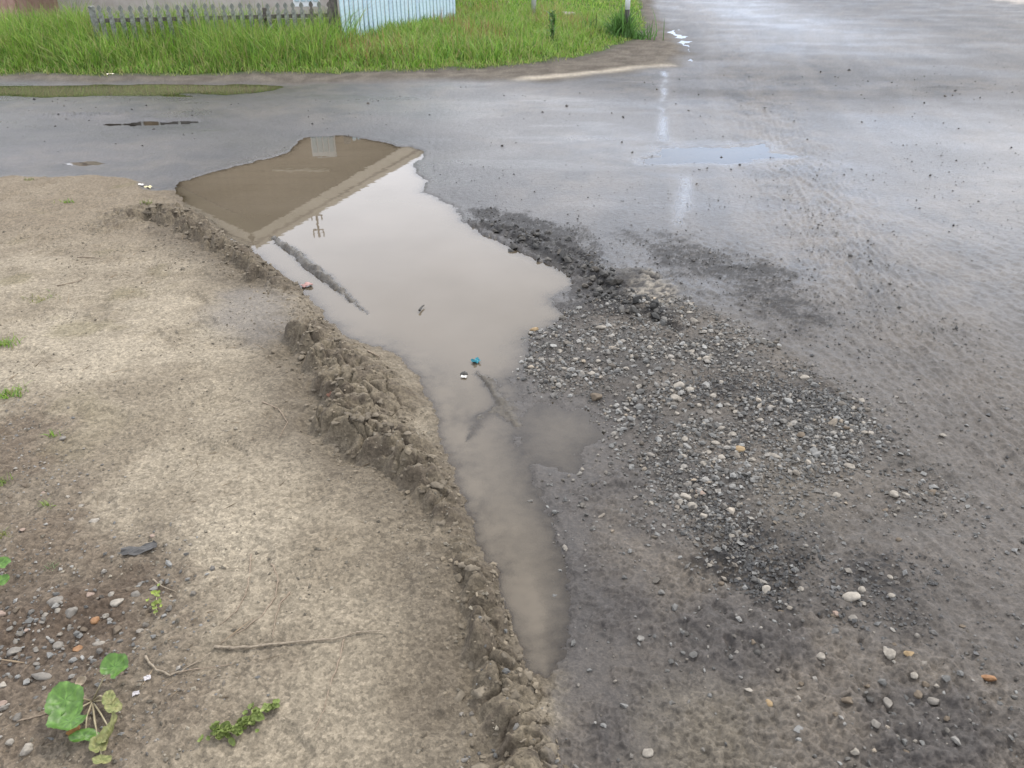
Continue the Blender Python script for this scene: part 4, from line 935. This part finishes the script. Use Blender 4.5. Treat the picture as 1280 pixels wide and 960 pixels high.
scrap('bottle_cap_scrap', 595, 453, 10, 7, flat_mat('teal_plastic', (.02, .17, .21)), 'bright teal plastic scrap floating in the puddle', z=.002, seed=2, crump=.8)
stone(580,466,10,9,'dark','dark round pebble sticking out of the puddle beside teal scrap','stones standing in the puddle',.2)
scrap('white_scrap', 580, 472, 7, 4, flat_mat('white_litter', (.5, .48, .44)), 'tiny white scrap floating just below the dark pebble in the puddle', z=.001, seed=3, crump=.3)
scrap('candy_wrapper', 384, 358, 13, 8, flat_mat('red_grey_wrapper', (.28, .16, .14)), 'crumpled reddish grey wrapper in the water left of the mud bar', z=.002, seed=4)
scrap('paper_scrap', 191, 867, 8, 5, flat_mat('white_paper', (.38, .36, .36)), 'folded white paper scrap beside the short bent twig', seed=5)
scrap('paper_scrap', 177, 887, 8, 4, flat_mat('white_paper_torn', (.36, .34, .34)), 'torn white paper scrap below the folded one, right of the weed', seed=6)
scrap('plastic_scrap', 180, 706, 40, 11, flat_mat('black_plastic', (.06, .058, .055), .6), 'black ragged plastic scrap half buried in the dirt', seed=8, crump=.30)
scrap('brick_fragment', 417, 511, 9, 8, flat_mat('red_brick_crumb', (.13, .065, .045), .9), 'red brick crumb on the top of the mud ridge', seed=9, crump=.7)
scrap('yellow_scrap', 186, 237, 10, 4, flat_mat('yellow_white_litter', (.62, .56, .34)), 'small yellowish litter scrap on the far tip of the dirt verge', seed=10)
scrap('white_scrap', 176, 236, 9, 4, flat_mat('grey_white_litter', (.60, .58, .54)), 'small white litter scrap on the far tip of the dirt verge', seed=11)
scrap('white_scrap', 139, 97, 8, 4, flat_mat('pale_litter', (.7, .62, .5)), 'pale litter scrap on the road edge in front of the tall grass', seed=12)

# ------------------------------------------------------------------ boxes for the built things
def box_mesh(name, sx, sy, sz, mat, bev=.0):
    x, y, z = sx / 2, sy / 2, sz / 2; b = min(bev, x * .45, y * .45, z * .45)
    V = [(a * x, c * y, d * z) for d in (-1, 1) for a, c in ((-1, -1), (1, -1), (1, 1), (-1, 1))]
    F = [(3, 2, 1, 0), (4, 5, 6, 7), (0, 1, 5, 4), (1, 2, 6, 5), (2, 3, 7, 6), (3, 0, 4, 7)]
    me = pymesh(name, V, F, mat, False)
    if b > 0:
        import bmesh
        bm = bmesh.new(); bm.from_mesh(me); bmesh.ops.bevel(bm, geom=bm.edges[:], offset=b, segments=1, affect='EDGES'); bm.to_mesh(me); bm.free()
    return me
def box(name, sx, sy, sz, mat, parent, loc, rot=(0, 0, 0), bev=.0):
    o = link(name, box_mesh(name, sx, sy, sz, mat, bev), parent, loc); o.rotation_euler = rot; return o
def prism(name, prof, thick, mat, parent, loc, rot=(0, 0, 0)):
    """outline in x,z given thickness along y"""
    n = len(prof); V = [(a, -thick / 2, b) for a, b in prof] + [(a, thick / 2, b) for a, b in prof]
    F = [tuple(range(n)), tuple(range(2 * n - 1, n - 1, -1))] + [(i + n, (i + 1) % n + n, (i + 1) % n, i) for i in range(n)]
    o = link(name, pymesh(name, V, F, mat, False), parent, loc); o.rotation_euler = rot; return o

GREYWOOD = noise_mat('weathered_paint', (.08, .085, .075), (.25, .26, .235), 30, .85, .4, .004)
DARKWOOD = noise_mat('dark_weathered_wood', (.06, .055, .05), (.14, .125, .11), 30, .9, .4, .004)
BLUEWOOD = noise_mat('pale_blue_paint', (.33, .46, .52), (.48, .60, .65), 20, .6, .3, .003)
BLUEDARK = noise_mat('worn_blue_paint', (.28, .40, .48), (.46, .58, .65), 25, .7, .3, .003)
def along(A, B): 
    A, B = Vector(A), Vector(B); d = B - A; return A, d, d.length, math.atan2(d.y, d.x)
# picket fence with spear heads
A, d, ln, an = along((-6.35, 13.0, 0), (-2.98, 14.15, 0))
root = empty('picket_fence', (A.x, A.y, .12), 'weathered picket fence with shaped tops rising behind the tall grass', 'fence', None, an)
def picket_prof(h, wv=.07):
    a = wv / 2; return [(-a, 0), (a, 0), (a, h - .13), (a * .45, h - .105), (a * .45, h - .09), (a * 1.05, h - .06), (a * .7, h - .025), (0, h), (-a * .7, h - .025), (-a * 1.05, h - .06), (-a * .45, h - .09), (-a * .45, h - .105), (-a, h - .13)]
npk = 26
pk = [prism('picket', picket_prof(.74), .022, m_, None, (0, 0, 0)) for m_ in (GREYWOOD, DARKWOOD)]
pm = [p.data for p in pk]
for p in pk: bpy.data.objects.remove(p)
for i in range(npk):
    o = link('picket', pm[0 if i < npk - 4 else i % 2], root, (ln * (i + .5) / npk, -.03, .0 + random.uniform(-.012, .012))); o.rotation_euler = (random.uniform(-.02, .02), random.uniform(-.03, .03), 0)
for z in (.2, .53): box('rail', ln, .035, .06, DARKWOOD, root, (ln / 2, .005, z), bev=.004)
for q in (-.06, ln * .36, ln * .70, ln + .02): box('post', .09, .09, .86 if q < 0 else .72, GREYWOOD if q < 0 else DARKWOOD, root, (q, .08, .30), bev=.008)
# pale blue board fence running away
A, d, ln, an = along((-2.90, 14.2, 0), (-1.22, 18.05, 0))
root = empty('blue_fence', (A.x, A.y, .2), 'pale blue fence of narrow upright boards running back from the picket fence', 'fence', None, an)
nsl = 30
sm = [box_mesh('slat', ln / nsl - .042, .022, 1.15, m_, .003) for m_ in (BLUEWOOD, BLUEDARK)]
for i in range(nsl):
    o = link('slat', sm[0 if random.random() < .8 else 1], root, (ln * (i + .5) / nsl, -.03, .62 + random.uniform(-.02, .02))); o.rotation_euler = (random.uniform(-.012, .012), random.uniform(-.008, .008), 0)
for z in (.25, .95): box('rail', ln, .04, .07, DARKWOOD, root, (ln / 2, .004, z), bev=.004)
for q in (0, ln * .5, ln - .05): box('post', .1, .1, 1.5, DARKWOOD, root, (q, .08, .5), bev=.008)

# house behind the fence, most of it seen as the mirror image in the puddle
HY = 18.0
WALLM = noise_mat('brown_boards', (.25, .185, .12), (.34, .255, .175), 6, .8, .2, .004)
PLINTH = noise_mat('pale_plinth', (.36, .32, .29), (.46, .42, .39), 5, .85, .2, .004)
TRIM = noise_mat('beige_trim', (.60, .53, .42), (.70, .62, .51), 8, .7, .15, .003)
ROOFM = noise_mat('roof_sheet', (.20, .17, .15), (.30, .26, .24), 8, .6, .2, .004)
GLASS, gn, gb = newmat('window_glass'); gb.inputs['Base Color'].default_value = (.05, .06, .07, 1); gb.inputs['Roughness'].default_value = .05
WHITE = noise_mat('white_paint', (.68, .70, .72), (.78, .80, .82), 12, .6, .1, .002)
def mirror_pt(px, py, Y):
    """point at depth Y whose mirror image in still water lies at this pixel"""
    a, b, c = ray(px, py); t = Y / b; return (a * t, -CAM_H - c * t)
ax_, az_ = mirror_pt(316, 305, HY - .9); ex_, ez_ = mirror_pt(527, 184, HY - .9)
hw = ex_ - ax_; wall_r = ax_ + hw - .5; wall_l = ax_ - hw + .5; eave = az_ - (az_ - ez_) * (hw - .5) / hw
house = empty('house', (ax_, HY, .2), 'brown boarded gabled house behind the fences, mirrored in the puddle', 'house')
slope = (az_ - ez_) / hw
bh = .16; z = .95
box('plinth', wall_r - wall_l + .06, 7.9, .85, PLINTH, house, (0, 3.95, .325), bev=.01)
body_z = eave - .25
prism('wall', [(wall_l - ax_, .7), (wall_r - ax_, .7), (wall_r - ax_, eave - .3), (0, eave - .3 + slope * (wall_r - ax_)), (wall_l - ax_, eave - .3)], 7.8, WALLM, house, (0, 3.95 + .05, 0))
zt = .78
bi = 0
while zt < az_ - .45:
    half = (wall_r - ax_) - .03 if zt + bh < eave - .3 else max(((eave - .3 + slope * (wall_r - ax_)) - (zt + bh)) / slope - .03, .05)
    if half > .2: box('siding_board', half * 2, .03, bh - .012, WALLM, house, (0, .085, zt + bh / 2), (R(3), 0, 0))
    zt += bh; bi += 1
bl_, bz_ = mirror_pt(340, 213, HY); br_ = mirror_pt(412, 213, HY)[0]
box('belt_board', br_ - bl_, .06, .06, TRIM, house, ((bl_ + br_) / 2 - ax_, .03, bz_ - .2), bev=.01)
rl = hw / math.cos(math.atan(slope)) + .02
for s_ in (-1, 1):
    a_s = math.atan(slope) * s_
    box('roof_slope', rl, 8.9, .05, ROOFM, house, (s_ * hw / 2, 3.55, az_ - .2 - slope * hw / 2 + .02), (0, a_s, 0))
    box('soffit', rl - .02, .95, .025, TRIM, house, (s_ * hw / 2, -.36, az_ - .2 - slope * hw / 2 - .045), (0, a_s, 0))
    box('barge_board', rl, .03, .34, TRIM, house, (s_ * hw / 2, -.88, az_ - .2 - slope * hw / 2 - .03), (0, a_s, 0))
    box('gutter_board', .03, 8.8, .18, TRIM, house, (s_ * (hw - .02), 3.95, ez_ - .25))
dx0 = mirror_pt(404, 180, HY)[0] - ax_; dtop = mirror_pt(404, 196, HY)[1] - .2
door = box('door', .56, .05, dtop - .35, WHITE, house, (dx0, .02, (dtop + .35) / 2), bev=.006)
for i in range(4): box('door_board', .10, .02, dtop - .55, BLUEWOOD, door, (-.195 + .13 * i, -.035, 0), bev=.003)
for wx in (-2.3, -1.0):
    wdw = box('window', .95, .06, 1.15, WHITE, house, (wx - .5, .03, 1.75), bev=.006)
    for a in (-.23, .23): box('pane', .40, .02, 1.02, GLASS, wdw, (a, -.025, 0))
ch = box('chimney', .5, .5, 1.0, noise_mat('chimney_brick', (.22, .10, .07), (.34, .17, .11), 12, .9, .3), house, (-1.2, 5, az_ + .1), bev=.01)
# red-brown shed left of the house
REDB = noise_mat('red_brown_boards', (.26, .15, .12), (.38, .25, .21), 6, .85, .2, .004)
shed = empty('shed', (-11.5, 16.5, .2), 'red brown boarded shed behind the tall grass at far left', 'shed')
for i in range(26): box('wall_board', .145, .03, 2.2, REDB, shed, (-1.9 + .15 * i, 0, 1.1), bev=.003)
box('wall', 3.9, 3.0, 2.15, REDB, shed, (0, 1.53, 1.08)); box('roof', 4.3, 3.6, .06, ROOFM, shed, (0, 1.5, 2.25), (R(8), 0, 0))
# pole behind the house with cross arms (its mirror image shows in the water)
POLEW = noise_mat('pole_wood', (.10, .085, .07), (.18, .15, .125), 10, .9, .2)
PY = 30.0; px_, pz_ = mirror_pt(399, 295, PY)
up = empty('utility_pole', (px_, PY, .2), 'wooden utility pole with cross arms mirrored beyond the roof edge', 'utility pole')
V, F = tube([(0, 0, 0), (0, 0, pz_ / 2), (0, 0, pz_ - .2)], [.07, .05, .045], 8); link('pole', pymesh('pole', V, F, POLEW), up)
for i, zz in enumerate((pz_ - .45, pz_ - 1.1)):
    box('cross_arm', .46, .05, .06, POLEW, up, (.03, -.07, zz), bev=.01)
    for q in (-.18, .21):
        V, F = tube([(0, 0, 0), (0, 0, .12), (0, 0, .2)], [.02, .03, .02], 6); o = link('insulator', pymesh('insulator', V, F, STONE['white']), up, (q, -.07, zz + .03))

# grey pole and marker post, slab
METAL = noise_mat('grey_metal', (.42, .42, .43), (.52, .52, .53), 14, .5, .1)
x, y = g(667, 22, .25); z = H(x, y)
gp = empty('metal_pole', (x, y, z), 'plain grey metal pole standing on the lawn behind the grass', 'pole')
V, F = tube([(0, 0, -.1), (0, 0, 1.2), (0, 0, 2.6)], [.055, .055, .055], 12); link('shaft', pymesh('shaft', V, F, METAL), gp)
V, F = tube([(0, 0, 2.6), (0, 0, 2.63)], [.06, .05], 12); link('cap', pymesh('cap', V, F, METAL), gp)
x, y = g(782, 44, .1); z = H(x, y)
mpst = empty('marker_post', (x, y, z), 'white road marker post with a black lower band in the dark weeds', 'marker post')
V, F = tube([(0, 0, .52), (0, 0, .8), (0, 0, 1.15)], [.05, .05, .05], 12); link('white_shaft', pymesh('white_shaft', V, F, WHITE), mpst)
V, F = tube([(0, 0, -.1), (0, 0, .3), (0, 0, .519)], [.052, .052, .052], 12); link('black_band', pymesh('black_band', V, F, STONE['dark']), mpst)
x, y = g(690, 17, .28); z = H(x, y)
o = link('concrete_slab', rock_mesh('concrete_slab', .30, .5, .10, STONE['pale'], 900, .9), None, (x + .3, y, z + .07)); tag(o, 'grey concrete slab lying on the lawn right of the metal pole', 'slab')
# dark weed clump round the marker post
wp = empty('weed_clump', (mpst.location.x - .12, mpst.location.y + .12, mpst.location.z), 'dark bushy weed clump growing round the marker post', 'weed')
r_ = np.random.default_rng(91); n = 1100; q = r_.normal(0, 1, (n, 2)) * np.array([.27, .22]); hs_ = r_.uniform(.12, .66, n) * (.75 + .45 * np.sin(q[:, 0] * 9 + 1))
me = blade_mesh(np.concatenate([q, np.full((n, 1), -.02)], 1), hs_, .022 * r_.uniform(.6, 1.5, n), np.clip(r_.normal(.5, .3, n), 0, 1.2), r_.uniform(0, 6.28, n), np.array([.07, .15, .035]) * r_.uniform(.5, 1.7, (n, 1)), GRASSM, 'foliage')
link('foliage', me, wp)
V, F = tube([(0, 0, -.02), (.02, 0, .25), (.03, .02, .45)], [.008, .006, .003]); link('stem', pymesh('stem', V, F, STEM), wp)
# tall dark plant in the grass
x, y = g(690, 58, .1); z = H(x, y); tp = empty('tall_weed', (x, y, z), 'tall dark green weed standing up in the verge grass', 'weed')
V, F = tube([(0, 0, -.02), (.01, 0, .3), (0, .01, .62)], [.008, .006, .003]); link('stem', pymesh('stem', V, F, STEM), tp)
n = 90; q = np.stack([r_.normal(0, .02, n), r_.normal(0, .02, n), r_.uniform(.02, .55, n)], 1)
link('foliage', blade_mesh(q, r_.uniform(.08, .2, n), .022 * r_.uniform(.6, 1.5, n), np.clip(r_.normal(.8, .3, n), 0, 1.3), r_.uniform(0, 6.28, n), np.array([.06, .13, .03]) * r_.uniform(.6, 1.5, (n, 1)), GRASSM, 'foliage'), tp)
